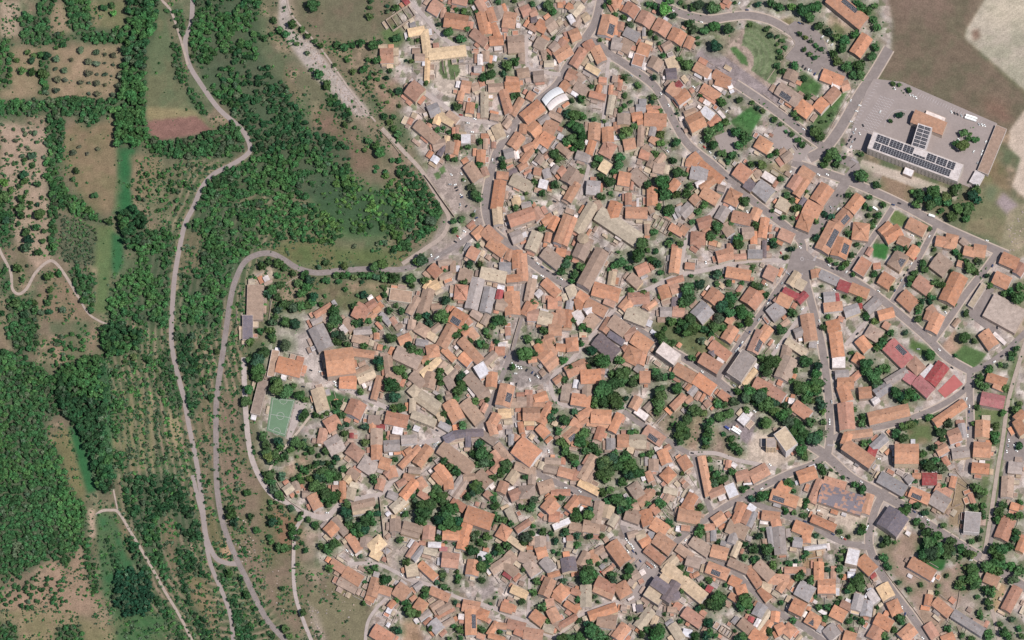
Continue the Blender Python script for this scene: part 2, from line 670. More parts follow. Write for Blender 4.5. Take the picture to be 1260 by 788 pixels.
t 440 130 35 380 245 30 330 440 45 300 510 50 430 530 60 370 620 35 530 450 40 810 210 80 780 250 80 860 280 80 920 340 90 830 350 70 900 170 70 960 90 80 980 170 50 740 340 50 1100 150 60 1130 110 40 620 660 60 600 730 60 640 760 40 390 740 50 720 380 40 480 20 40 1100 640 25 970 380 50 350 610 25 1030 320 30 200 720 30
c 1095 620 30 w
T 630 400 3.94
25 580 115 650 95 o3
T 780 450
400 20 590 130 110 o2
600 120 770 240 120 o2
830 260 920 330 70 r
540 280 600 210 60 g
510 240 550 190 50 o
500 350 560 310 60 o
490 290 370 410 70 r2
690 390 740 350 60 r
600 330 640 260 40 r
110 430 170 370 60 b
1030 490 1100 550 95 wf
1040 180 1110 110 40 o
1180 40 1060 180 50 y
110 620 280 740 110 rs
t 230 110 60 270 130 45 430 210 65 420 250 45 240 230 60 260 300 70 250 380 70 210 330 50 230 440 50 590 420 75 560 470 50 520 530 60 470 600 70 450 680 60 490 690 50 500 630 50 740 550 50 720 620 50 710 680 50 720 740 50 690 590 40 830 490 60 910 470 60 820 380 50 880 380 40 680 460 40 800 350 40 970 350 52 1090 430 42 1010 250 45 1110 250 70 1090 310 60 1160 290 60 1210 340 60 1250 330 50 1240 400 50 1180 370 40 1240 560 45 370 570 25 345 610 20 370 500 15 500 380 30 360 90 40 20 140 40 20 640 35 950 710 40
c 655 60 35 w 1170 445 35 w 920 260 35 k 970 195 30 s
L 985 640 35 w 905 605 35 k
T 930 470
-10 0 140 80 110 r2
140 80 270 160 100 r2
370 220 520 330 110 r2
320 180 370 190 50 w
230 470 350 640 140 tf5 @modern
100 590 200 590 100 gf4 @modern
865 205 890 465 150 r3
840 40 890 190 120 o2
770 20 880 20 60 o
1000 110 1120 100 110 o2
860 600 1130 790 120 o4 @corner
900 500 860 610 90 o4 @corner
890 520 1130 490 75 o2 @corner
1130 650 1260 530 90 g
1090 660 1170 690 80 m
1130 200 1190 160 60 w
t 40 150 80 100 220 80 60 100 60 170 200 60 190 290 60 250 330 70 310 290 50 330 390 70 400 420 70 460 460 60 490 520 70 560 560 80 600 520 60 530 390 55 290 230 40 110 390 70 370 500 60 440 560 60 460 660 70 480 710 50 660 390 35 620 180 50 640 240 55 650 290 40 490 170 55 540 190 40 430 90 60 390 50 50 560 60 70 520 110 50 600 90 50 640 20 40 960 270 30 970 360 25 1040 340 40 1030 410 45 1050 600 40 1160 20 50 1100 580 25
o 660 490 45
c 715 372 85 w 715 403 85 w 735 195 80 s 5 290 40 w 660 90 80 k
T 1080 470 7
-80 320 270 240 110 o2
490 360 750 180 85 o2
890 140 1090 180 115 p2
905 335 900 480 125 o2
905 520 895 650 150 o2
890 700 880 790 150 o2
1260 260 1190 330 80 o3
1195 330 1260 450 80 o3
250 535 250 705 205 o4
640 410 680 520 110 r2
720 360 740 480 60 g2
510 610 600 560 80 o
570 650 610 720 50 r
640 620 790 600 90 g2
1190 690 1180 790 120 g
t 150 90 60 200 140 50 280 90 50 320 130 50 240 160 40 440 310 40 540 430 55 510 400 30 610 360 45 230 380 50 280 370 50 320 350 35 160 450 50 220 490 50 390 620 45 410 720 50 460 740 60 430 690 40 540 730 45 500 680 40 480 570 40 1020 380 40 1010 460 50 1020 510 35 1080 270 35 1220 550 40 820 360 25 880 30 50 920 40 40 860 220 30 1200 240 50 1220 190 30 1100 60 40 560 500 30
c 140 420 40 w 160 435 40 w 740 55 -65 k 765 150 -70 w 790 210 90 w 788 258 90 k 780 400 90 k 775 465 90 w 780 615 90 w 1015 605 90 k 1175 430 60 w 1130 505 80 w 1122 550 80 s 1112 600 80 w 1175 550 50 w 1195 595 30 w 10 665 0 w
T 480 450
-40 500 170 545 120 r2
290 270 480 400 80 t2 @courtyard
200 210 280 290 110 t2 @courtyard
220 320 215 460 60 t @courtyard
210 470 440 560 80 t2 @courtyard
250 310 460 460 60 t2 @courtyard
470 460 510 550 60 t @courtyard
570 350 665 530 130 o2
720 350 870 540 120 b2
750 100 890 260 110 b2
840 290 960 250 80 b
930 370 890 450 50 r
1140 190 1090 390 140 o3s
1170 360 1260 360 80 b
1040 470 990 560 90 o2
970 540 1010 670 80 o2
1050 470 1170 460 90 y
480 560 580 620 60 g
110 720 260 710 80 g
890 660 1020 750 70 b
1150 720 1200 720 100 g
760 210 820 290 40 w
540 320 600 300 50 b
30 620 120 640 70 w
0 700 90 700 60 b
t 80 40 50 30 220 60 60 310 70 100 400 60 40 420 50 680 200 60 660 260 60 690 90 50 640 320 40 710 230 40 830 350 45 700 580 50 480 310 35 530 470 40 560 550 30 940 330 30 880 750 45 170 590 35 1190 20 30 510 60 40 490 170 40
c 265 605 10 k 455 630 30 k 430 765 -30 s 460 750 -40 w 1227 185 90 k
T 320 490
640 280 760 210 130 r2
620 300 590 440 80 r
680 390 760 520 150 g2
860 480 980 570 120 r2
980 610 1120 700 140 g2
1110 170 1100 250 110 b
1090 240 1090 330 60 o
1110 270 1210 280 45 m
1130 300 1130 460 110 b2
1130 460 1130 600 100 o2
1160 620 1260 650 110 o2
1200 480 1260 470 90 g
1220 700 1260 740 80 r
860 700 950 770 80 b
820 780 880 750 60 y
870 365 905 365 50 m
t 425 160 60 400 200 40 540 165 40 600 180 25 650 150 30 740 130 40 790 160 45 760 60 50 780 280 45 820 345 40 840 255 30 1020 280 45 1020 430 45 1000 270 30 1210 400 22 30 370 55 60 450 50 50 520 60 90 570 60 100 620 40 180 420 55 200 480 50 160 540 60 350 430 60 400 460 55 430 420 30 450 490 35 500 510 45 300 500 40 240 560 45 210 590 30 640 515 45 570 560 28 545 460 22 570 350 25 360 570 20 360 640 18 265 600 10 400 690 40 440 700 40 490 670 40 545 640 40 600 630 35 380 760 35 660 630 35 690 670 40 720 720 50 760 760 40 610 720 60 640 760 60 540 770 50 480 780 40 810 690 40 740 580 40 720 620 30 90 750 60 210 760 50 440 540 25 1100 770 40 160 620 25
c 1045 125 15 k 505 90 80 s
T 470 530
570 160 870 380 130 b2
460 160 340 330 100 o2
360 160 180 350 60 o
230 220 290 180 60 o
50 420 140 390 110 o
90 430 150 430 80 r
0 490 20 560 40 o
260 380 370 390 60 b
210 440 310 470 60 o
350 470 410 560 90 o
400 560 470 580 70 ts
330 490 200 650 90 o2
360 600 450 660 60 r
150 530 230 480 60 r
540 340 640 470 90 o2
500 420 590 520 60 o
640 460 650 570 90 o2
700 650 830 470 60 b
660 620 780 440 50 g
790 460 900 450 70 b
680 680 800 760 80 r
930 410 1040 530 110 b2
1170 270 1070 400 60 r
1080 200 1130 280 70 r
1110 140 1250 300 80 b
1190 500 1150 600 90 r2
1000 600 1060 650 60 r
230 660 100 770 90 t
60 610 150 650 70 g
20 150 170 140 100 g2
t 125 280 35 600 300 45 660 350 40 720 390 50 740 420 30 470 280 30 940 140 50 960 220 80 900 230 50 1020 240 60 1000 310 60 930 320 45 1040 330 40 1160 390 45 1200 340 45 1220 300 30 1080 460 45 1150 430 35 890 540 70 930 570 60 870 600 50 830 640 45 950 520 40 540 560 60 500 620 50 580 620 60 560 670 50 600 690 50 530 590 50 420 730 80 480 710 60 400 760 60 330 690 40 300 640 30 680 760 70 620 770 60 1080 660 40 1110 720 40 1090 620 30 1060 320 40 20 60 25 350 580 25
c 540 120 -40 w 505 135 -40 s 523 155 -40 s 375 155 60 w 215 755 30 w
T 620 530
130 130 330 260 150 o3
90 60 150 90 60 r
400 290 550 300 60 b
390 360 540 390 70 b
340 330 390 350 70 t
530 390 670 430 90 r2
650 430 740 430 100 r
840 230 780 330 50 r
880 250 750 470 90 b2
715 370 780 370 55 k
870 390 800 500 60 b
730 500 920 600 70 y2
110 340 300 400 80 b
280 400 270 520 70 b
50 500 120 400 90 t
60 640 160 600 100 r
150 600 300 590 120 b2
340 560 480 520 110 b
460 600 640 600 60 r
400 690 500 780 130 o2
430 640 480 700 80 o
620 770 720 650 90 o2
720 660 840 690 70 o2
840 720 970 780 90 b
980 760 1060 790 80 b
1200 170 1260 190 70 t
t 530 10 45 590 150 45 600 210 50 550 120 30 680 270 60 690 310 50 740 60 50 720 110 55 790 190 50 870 170 55 910 210 40 770 20 50 940 330 70 1000 300 70 1060 280 70 1090 340 70 1030 400 70 940 430 60 990 470 50 1160 300 60 1200 270 50 1230 360 70 1170 390 60 1150 500 50 1200 440 50 1030 580 45 960 600 50 1100 680 60 1130 740 50 1200 700 40 210 450 35 290 680 50 270 740 50 170 740 40 240 760 40 550 640 30 500 630 25 600 720 25 700 770 40 830 770 45 20 330 60 20 380 40 1110 630 40 1080 220 40 1180 230 40
c 350 500 30 w 380 490 20 w 597 557 0 w 735 590 30 w 660 605 40 k 435 200 80 w 320 80 -40 s
T 770 530
350 190 400 320 100 o2
370 390 450 470 120 o2
270 280 270 390 90 b
540 260 610 370 100 o2
735 255 810 630 75 o2
810 620 950 560 80 r2s
1000 520 1050 640 100 wf
1000 290 990 360 50 r
1030 320 1070 350 40 w
1070 450 1190 420 90 r2
1170 400 1180 500 60 r
660 620 580 760 100 o2
520 770 660 770 70 o
250 580 120 710 90 o
60 520 140 640 110 b2
210 400 250 490 60 r
380 690 420 620 60 b
370 570 500 600 60 t
0 760 120 720 90 b
250 770 300 730 60 r
380 180 430 150 50 r
1110 700 1080 790 60 o
1190 730 1250 770 60 w
550 490 570 510 40 r
t 60 330 80 20 290 50 110 400 70 40 430 60 150 420 40 230 220 45 160 240 30 520 60 60 570 40 60 540 100 50 790 50 50 780 100 55 810 20 40 770 150 40 1040 150 50 1100 200 50 950 40 30 1000 90 30 810 280 35 820 370 35 880 420 50 860 510 50 920 490 50 960 460 40 1030 400 45 840 460 40 320 700 50 360 720 40 320 610 25 720 730 30 640 740 25 550 420 25 30 690 50 20 740 50 1220 660 40 1140 570 40 1180 550 30 230 550 30 210 710 30 50 20 40
c 645 220 10 k 510 240 30 k
T 920 550
30 300 190 210 120 r2
490 300 660 240 120 o2
600 210 660 190 50 w
300 370 400 440 100 o2
230 460 480 540 110 o2s
710 320 620 540 80 r2
740 320 950 380 80 r2
1190 460 1140 650 80 o2
620 690 850 790 80 o2
140 660 310 680 90 o2
260 680 290 790 90 o2
450 750 620 770 110 o2
0 640 10 700 40 r
t 390 350 50 420 360 40 150 480 60 200 450 30 540 40 70 710 200 50 730 250 40 570 530 40 560 580 30 450 430 28 375 620 30 450 640 30 1040 370 45 1110 410 50 810 225 20 865 260 20 925 295 25 110 510 40 560 665 30 530 665 25 40 505 25 350 590 20 560 110 30 1120 775 40
c 215 175 40 w 135 410 -30 w 500 520 30 r 975 305 35 k 1100 340 35 w 555 725 15 k 685 620 0 w 580 610 40 w 1160 775 -40 w
T 320 580
235 200 310 145 80 t
320 150 380 130 80 b
500 230 565 360 100 o2
410 220 480 220 60 b
800 100 805 300 60 o
840 210 920 230 110 t
830 50 880 90 80 y
700 165 760 165 60 r
890 340 1110 290 70 b
900 400 1060 370 50 t
1150 180 1180 80 80 r
710 460 830 600 70 b
650 520 730 600 110 o2
860 620 960 770 80 o
970 680 1080 700 100 b
t 80 40 45 110 110 50 130 180 50 180 230 50 210 270 30 60 90 30 210 50 50 300 355 40 200 350 30 100 300 30 100 370 30 160 300 25 120 500 50 110 450 40 200 500 30 200 575 25 90 640 35 110 690 35 170 740 50 240 750 50 290 740 30 310 540 45 310 600 45 310 640 35 380 460 35 400 410 30 380 590 35 360 650 35 355 740 30 470 470 35 530 520 40 545 545 30 410 700 25 450 765 35 620 60 60 560 80 60 540 140 70 600 160 60 680 40 70 750 60 50 640 230 70 700 260 70 750 230 50 670 310 50 620 270 50 580 190 50 840 330 55 830 400 60 860 470 50 870 530 50 920 590 50 960 540 60 980 610 50 1020 480 70 1060 420 55 1090 490 50 1030 570 60 1140 410 40 1130 340 30 1110 90 40 400 90 40 320 80 30 450 10 30 700 710 55 740 690 45 650 750 50 590 730 40 350 240 20 940 190 20
c 490 360 30 k 840 770 40 w 650 405 0 w
T 470 620
815 95 1065 180 155 o3
830 190 770 440 100 o2
590 300 750 310 90 o2
1130 250 1230 310 130 o2
400 280 510 290 130 r2
210 200 390 250 70 b2
190 265 360 310 50 b
130 150 130 270 100 b
360 380 420 380 40 r
450 395 570 400 50 w
560 435 630 440 40 p
340 380 250 520 50 r
400 420 300 540 50 g
670 480 655 615 160 r2
895 550 870 690 120 o2
370 580 520 720 75 o2
280 590 300 700 110 t
190 650 225 640 45 o
930 490 1010 510 70 wf
410 450 530 480 60 t
1060 650 1240 530 90 b
1180 670 1250 720 40 m
1200 100 1260 120 80 t
t 400 110 90 440 60 60 360 150 60 400 180 50 560 160 60 620 120 70 680 80 70 650 180 70 730 180 60 590 230 50 740 240 40 700 230 50 540 330 40 560 360 20 170 345 42 240 570 45 590 700 40 590 670 35 730 660 25 740 710 35 730 750 35 535 765 30 880 330 50 920 290 40 1020 320 50 950 370 45 870 450 60 840 430 40 920 450 40 940 540 40 1130 150 50 1060 200 40 1100 110 40 1130 430 50 1150 470 40 1100 480 40 1040 530 50 1000 590 50 980 640 40 970 740 40 1220 400 40 600 10 30 240 100 40 30 730 60 700 390 20 620 375 20 1080 30 40 930 300 40 990 400 35
c 215 45 -60 w 190 90 -20 w 190 690 50 w 345 715 0 w
T 620 610
440 200 540 210 100 r
480 310 640 240 60 wf
770 290 930 320 110 b2
640 290 780 320 70 b
930 60 890 270 90 b2
1020 100 990 220 110 t2
1090 190 1030 290 70 t2
1040 460 1180 650 130 o3
610 410 670 410 50 r
610 470 670 480 60 t
350 400 350 500 110 b
350 500 380 600 100 o
270 400 270 480 50 b
120 340 250 250 60 r
50 410 200 520 60 t
150 580 300 640 100 b
230 640 310 760 110 b2
30 560 110 640 90 bs
0 660 120 760 90 b
30 750 110 780 30 m
380 620 470 720 100 g
560 680 700 660 130 k2
810 550 740 680 90 b
840 540 900 640 70 o
880 560 970 500 60 b
960 760 1050 690 40 r
40 130 100 250 70 t
430 780 540 750 50 o
t 170 110 40 290 60 45 260 110 50 285 295 30 700 170 55 720 220 50 820 190 60 670 220 40 600 350 45 570 370 30 390 350 45 460 370 30 500 440 40 220 400 65 200 450 50 270 370 40 710 390 40 710 480 45 830 730 70 770 760 60 870 770 50 830 640 40 910 660 30 990 630 22 1210 720 60 1180 770 40 1100 30 70 1150 80 60 1130 140 50 1200 60 45 1000 60 40 30 490 50 70 270 35 10 240 40 190 720 30 560 20 40 600 85 25 540 560 30 480 540 25 1050 770 50 830 400 40 950 390 35
c 1185 425 50 w 1210 460 50 w 1235 480 50 w 1200 540 50 w 1250 540 50 k 940 745 50 r
T 770 610
510 180 720 220 120 o2
850 260 950 190 100 o
1140 80 1050 280 80 o
1200 150 1140 270 60 r
990 290 1170 370 130 b2
1250 160 1190 300 60 g
0 170 140 220 120 b
150 230 260 200 150 o2
260 260 400 350 120 o2
270 170 320 130 50 r
100 400 190 370 80 t
20 390 120 360 60 b
140 470 230 410 90 o
290 400 450 520 130 o2
380 560 460 450 70 o
200 510 360 640 90 r2
220 370 270 390 60 g
500 500 640 600 80 b
590 620 720 660 100 b2
490 600 360 720 80 t
640 430 810 550 110 b
830 530 985 570 115 o2
790 690 990 770 110 o2s
1100 450 1040 590 60 t
1000 400 1080 430 100 g
1000 640 1180 720 80 b2
1170 730 1260 720 100 o2
850 340 850 440 50 g
760 310 860 300 60 r
540 310 620 320 50 r
t 720 320 50 710 370 50 740 360 40 640 100 25 730 120 35 690 150 25 420 250 40 440 290 30 350 90 50 320 60 40 30 80 50 70 60 40 545 700 35 580 765 40 50 720 60 20 680 40 1240 520 50 1250 620 40 1160 470 35 1150 600 40 900 350 20 895 450 30 520 380 25 1220 30 40
c 70 505 55 w 100 560 60 k 140 635 50 k 100 685 60 k 215 695 40 s 280 685 50 w 130 735 70 k 580 435 -55 w 465 140 -60 k 250 665 40 s
T 920 630
450 130 620 200 110 o2
570 200 570 300 80 o
300 150 320 410 110 g2
210 150 240 340 60 g
440 290 530 300 90 g
550 360 760 330 40 w
1035 360 1000 510 120 wf3
970 610 1040 610 60 w
1090 450 1220 580 130 o2
1190 630 1240 600 50 m
690 490 690 660 90 o2
830 550 830 660 50 r
680 720 850 720 140 o2
360 565 560 565 60 r
90 500 230 640 110 b2
0 540 120 720 80 o
140 720 230 740 90 t
200 650 400 660 100 o
300 770 360 680 70 o2
430 660 380 740 50 o
t 150 170 30 110 240 45 60 360 55 180 360 70 90 460 40 250 520 50 195 440 40 310 580 30 420 270 35 660 230 35 730 260 15 570 400 35 540 440 30 400 500 40 470 480 25 490 630 50 520 600 40 610 670 45 620 640 30 770 560 35 900 450 40 890 550 45 930 380 30 900 620 30 1070 650 70 1090 720 60 1010 740 55 970 770 40 1100 190 50 890 195 35 975 245 25 260 430 30 760 510 20 1020 690 50 370 10 30 450 20 30
c 560 92 20 k 825 218 25 k 915 250 30 w 940 265 30 r 1155 165 -70 w
T 945 588 3.94
145 530 215 570 75 g2
T 1070 570 6.63
80 110 290 230 100 g2
330 230 490 300 90 o2s
430 130 550 130 100 m
350 105 420 105 45 o
300 150 350 110 60 g
540 200 660 270 90 r
510 270 640 350 130 g2
690 110 670 200 50 o
845 400 830 565 130 gf3
110 420 270 530 180 k3
1140 450 1070 620 120 r2
1150 345 1220 365 60 o
1130 110 1120 280 100 b
1260 620 1220 720 70 o
820 250 850 330 40 r
t 270 390 55 310 370 45 385 350 38 455 405 38 385 480 38 430 510 30 600 510 30 470 560 50 560 590 45 480 660 60 520 620 50 590 690 60 660 640 50 670 720 50 460 740 60 540 740 60 620 740 50 750 700 45 800 740 45 840 750 40 830 640 30 905 550 30 890 620 30 135 640 50 205 645 20 110 770 40 1060 400 50 1040 460 40 1090 340 40 1150 440 40 1220 430 40 1200 560 45 1190 610 40 1150 690 40 1020 690 50 1080 710 60 1060 770 60 870 200 50 920 230 50 900 260 40 930 350 30 930 400 25 850 360 40 940 440 25 500 20 60 590 40 50 450 30 40 600 190 30 265 280 20 1230 320 30 370 150 25 740 770 25
c 365 398 35 k 420 435 25 w 475 465 20 w 10 85 30 k
T 400 660
440 130 560 30 120 y2
450 150 540 200 90 y
60 250 200 340 80 r2
190 340 350 440 110 o2
130 430 300 520 80 b
500 410 450 580 100 o2
530 510 640 545 80 o2
400 580 480 620 60 o
690 500 800 580 140 o2
670 630 620 690 55 o
600 710 640 730 50 w
880 640 970 700 110 o2
1020 520 1200 600 80 o2
870 510 940 460 60 g
830 620 880 580 40 r
1030 700 1140 630 60 b
1090 740 1220 660 60 b
1070 790 1230 710 40 r
t 60 100 60 100 70 50 40 150 40 45 310 45 345 195 25 485 305 40 560 410 50 540 450 40 385 445 25 375 650 30 800 690 50 830 740 60 900 750 45 780 640 40 980 520 45 960 570 45 1135 370 40 1140 410 35 1085 450 30 1150 490 40 400 310 20 790 260 45 725 40 42 440 340 30 700 620 30 1200 510 20 1260 640 30 640 490 25
c 210 140 30 w 260 180 30 w 740 375 40 w 895 395 0 w
T 1070 670 6.63
330 140 525 255 100 o2
100 330 160 440 110 y2
180 460 230 570 100 o2
50 600 180 670 100 o2
0 700 100 760 110 r
260 770 360 680 110 o2
450 450 510 460 90 o
530 460 660 570 85 o2
470 650 540 760 80 r
590 790 690 750 80 o
680 560 930 720 75 g2
840 620 930 660 50 b
940 260 1050 310 90 o2
1210 350 1110 540 90 r2
0 380 60 470 70 w
t 590 20 60 500 70 70 640 40 60 680 60 40 560 70 60 470 120 40 750 30 45 800 60 45 840 70 40 130 120 30 150 180 40 100 10 30 630 255 22 325 375 28 240 310 25 420 330 25 560 340 22 550 395 25 740 110 25 790 190 30 850 200 55 860 270 65 860 330 55 830 300 50 760 280 35 740 330 40 710 340 30 760 360 30 880 430 25 900 560 30 910 600 25 960 180 55 1000 200 50 1050 230 50 1020 160 50 1010 60 50 1060 90 50 1080 130 40 1150 180 45 1210 210 50 1170 290 50 1240 220 40 960 370 40 990 390 50 970 470 40 980 520 30 1165 610 30 1220 690 30 1060 650 30 975 740 50 1095 720 45 1130 750 40 755 740 30 640 690 35 830 770 30 250 600 40 190 700 30 130 770 30 1240 750 30 60 520 20 1080 180 40
c 290 570 -70 k 432 765 40 w 825 130 0 w 265 515 90 w
T 630 588 3.94
745 430 930 585 60 t2
T 440 690
150 670 330 780 130 r2
720 590 800 680 110 g
810 640 930 570 50 b
600 560 700 490 50 g
1020 430 1180 460 110 o
1095 480 1100 720 105 os2
1160 500 1260 540 100 o2
980 540 1030 545 50 w
1160 720 1230 750 50 r
t 700 660 35 400 680 40 350 660 30 990 670 45 940 640 30 890 760 30 1000 750 30
c 965 330 -20 r 965 410 60 w
T 580 690
290 440 400 470 90 o
390 270 540 340 80 y2
220 620 340 640 60 o
170 720 250 600 60 o
170 720 320 770 50 o
350 610 520 650 90 r
420 680 520 720 60 r
510 700 690 730 110 r
590 510 700 600 100 o2
700 340 770 180 110 o2
830 260 920 350 110 o2
790 330 880 390 50 o
720 410 800 400 70 r
900 260 970 290 40 o
970 290 1060 320 60 r
1110 240 1110 450 105 t2
910 410 1030 490 60 o
1010 450 1060 440 50 o
770 470 830 590 100 o2
790 580 880 660 60 b
850 640 1020 540 60 r
700 640 800 670 80 t
t 635 200 42 600 310 45 690 450 50 740 590 35 1110 150 85 1030 380 35 500 90 25 490 400 40 100 60 60 100 180 35 190 420 20 280 690 30 110 670 40 1040 580 35 1140 640 60 1200 700 70 1060 740 70 950 740 60 880 760 60 890 190 40 70 650 30 1200 350 25 1225 400 20 230 360 20
c 248 590 -70 k 272 590 -70 k 165 275 50 w 570 730 -70 s
T 720 690
110 200 290 290 110 r2
90 260 270 340 80 o
330 220 400 340 130 o2
420 200 470 230 60 b
40 540 300 450 90 o2
120 570 300 600 130 b
350 450 400 460 50 b
400 630 300 760 110 o2
500 470 560 460 70 k
640 480 510 650 100 t
650 570 700 590 90 t
960 490 1130 610 110 r2
870 420 930 460 60 r
800 470 890 480 50 b
840 620 930 760 90 t2
950 690 1030 710 70 w
1180 260 1230 290 60 m
1050 150 1100 120 40 o
760 150 820 180 60 t
450 160 520 120 80 b
t 440 90 50 410 150 50 260 180 50 600 670 40 720 680 85 700 730 80 660 760 60 550 720 40 920 590 30 1100 460 40 1200 420 45 1240 400 50 1060 750 60 1190 620 50 1200 700 50 1190 750 40 430 560 30 510 570 30 930 300 30 770 520 25 60 680 80 130 730 70 200 760 50 980 130 25 1200 190 40 1130 230 25 20 120 70 100 350 20
c 525 222 80 w 500 55 60 k 610 65 40 s 675 60 50 w 525 110 60 k 260 400 30 w 540 10 50 k
T 860 690
300 180 400 230 90 o
400 240 430 340 100 o2
300 330 400 400 60 os
600 270 680 380 80 o
900 420 1020 480 130 o3
1050 540 1170 610 120 o2s
1190 610 1230 610 50 o
700 540 780 550 100 o2
750 680 830 640 100 o
830 640 920 710 110 o2
700 590 610 710 60 o
680 490 560 680 60 t
620 430 560 540 110 g
590 570 550 640 50 w
400 590 520 690 100 b
510 700 640 790 110 o2
480 560 530 580 50 m
540 440 570 400 40 o
210 650 320 720 70 n
t 100 200 40 190 360 80 160 430 70 100 430 60 220 420 50 450 390 75 420 440 60 480 430 50 20 450 40 260 240 25 720 50 50 100 600 60 90 680 50 80 730 50 160 730 30 350 680 25 430 740 50 380 760 50 680 690 45 910 580 40 800 410 30 1160 470 35 1240 460 35 1220 560 40 480 500 20 40 250 30
c 430 230 60 w 490 295 40 w 505 320 50 k 330 415 -30 w 1190 680 -60 k
T 960 690
770 330 730 480 100 g2
850 390 830 540 110 g
860 270 870 290 45 w
820 340 840 350 35 w
500 480 630 550 120 o2
590 410 690 460 70 r
460 640 540 740 130 g
690 690 660 790 120 o2
670 190 700 200 40 p
t 380 460 40 460 450 40 440 560 35 550 410 30 670 590 40 790 590 40 730 560 25 690 530 20 1160 560 40 1180 590 40 1110 670 30 1010 730 40 800 300 25 340 350 25 580 360 25 690 670 30
c 1180 460 0 w 1205 520 -70 k 690 540 50 w
T 680 200
400 400 230 680 110 t2 @monastery
440 490 840 760 150 t2 @monastery
145 510 45 780 80 o3 @market
203 530 103 800 80 o3 @market
T 920 550
700 440 1120 575 190 kx2
T 480 450
525 725 625 670 80 k2 @curved
615 672 745 650 80 k2 @curved
735 652 905 650 75 k2 @curved
757 640 757 790 52 k2 @curved
570 735 720 705 50 bf @curved
790 740 860 730 60 bf @curved
T 720 690
590 290 740 390 110 tf3 @southchurch
660 190 800 290 110 k4 @southchurch
885 205 775 390 95 k4 @southchurch
735 140 830 215 60 tf3 @southchurch
T 1060 100 6.3
70 455 770 715 140 wf5 @school
495 345 440 520 115 wf5 @school
T 280 320 7.16
178 490 178 700 88 kf
248 225 240 520 140 bf
T 300 400
190 540 110 860 90 bf
T 0 0
o 785 485 40 940 510 38 1018 528 25 1100 533 35 693 580 28 545 570 42 540 668 25 625 680 38 855 600 42 935 615 42 1015 612 18 1097 628 22 1165 635 28 863 710 42 940 722 20 1020 722 28 1080 738 14 1165 740 42 555 770 42 632 775 32
t 110 535 35 165 585 32 265 510 35 325 540 35 390 530 40 455 545 45 310 590 40 215 690 45 300 700 50 420 720 60 600 330 30 1010 75 45 1080 60 40 545 465 25
l 1100 130 40
T 0 0 3.94
o 390 400 16 430 402 11 470 405 20 510 412 12 583 415 24 275 438 18 432 455 11 473 455 20 547 460 16 350 675 9 355 740 18 425 745 12 475 722 14 385 712 12
T 0 190
t 235 50 30 320 115 30 315 15 45 365 290 42 180 315 32 110 345 35 260 365 25 210 430 50 200 520 55 205 590 50 300 470 28 295 510 28 405 420 25 455 438 15 365 490 28 390 580 62 280 600 22 180 680 30 350 700 48 430 745 32 250 750 50 155 515 25 40 430 70 20 590 40 70 640 45 520 700 35 740 160 40 710 240 30 915 400 40 860 540 45 1050 650 45 235 260 45 230 200 50
l 40 270 50
T 0 290
t 415 55 35 370 165 45 170 305 55 265 295 20 245 110 60 280 40 55 525 110 40 220 430 35 335 650 35 390 580 20 605 720 40 475 740 40 460 660 40 805 630 40 490 600 35 490 530 40 470 400 55 570 370 40 240 760 45 150 660 60 880 720 40 350 720 40 400 745 40 20 750 35
T 120 400
t 265 355 28 350 310 45 370 380 20 240 475 28 290 455 22 330 610 30 580 450 22 400 530 18 500 340 45 930 105 45 1020 210 35 1160 260 35 1100 110 35 165 470 35 520 225 15 630 660 35 990 410 25 1010 310 28 990 675 15 1030 530 30 1100 700 40
T 300 0
t 680 45 75 130 45 45 470 235 55 560 290 40 620 350 40 690 400 35 740 445 40 290 200 40 395 75 20 270 335 30 350 295 45 410 330 45 515 425 30 620 520 30 880 635 30 730 720 55 655 680 28 900 430 40 970 460 50 1040 440 45 1120 430 40 1225 430 40 1000 580 35 1060 700 35 1220 80 30 1215 180 35 200 370 40
T 240 600
t 345 210 50 350 270 60 380 340 45 540 280 38 600 415 42 415 20 30 510 50 45 415 105 15
T 280 690
t 130 180 32 185 330 45 340 600 32 435 725 30 990 80 35 740 500 45 650 500 20 530 270 30 680 40 25 560 660 45 600 730 40 275 470 30 20 130 45
T 315 0 3.94
t 380 315 15 345 412 28 430 605 18 480 620 12 545 685 20 305 360 28
"""

# ------------------------------------------------------------------ frame of reference
TILT = math.radians(28.0); DIST = 8000.0; GW, GH = 1260.0, 788.0
ST, CT = math.sin(TILT), math.cos(TILT)
def ground(px, py, z=0.0):
    """where the sight line of the aerial survey through (px, py) meets height z (metres; 1 px = 1 m)"""
    u = px - GW/2; v = GH/2 - py
    cy, cz = -DIST*ST, DIST*CT
    dx, dy, dz = u, v*CT - cy, v*ST - cz
    s = (z - cz)/dz
    return (s*dx, cy + s*dy, z)
def s2l(c):
    return tuple(((x/255)/12.92 if x/255 <= .04045 else ((x/255+.055)/1.055)**2.4) for x in c)
GAIN = (1.58, 1.62, 1.46)
def alb(c, k=1.0):
    return tuple(min(.82, x/g*k) for x, g in zip(s2l(c), GAIN))

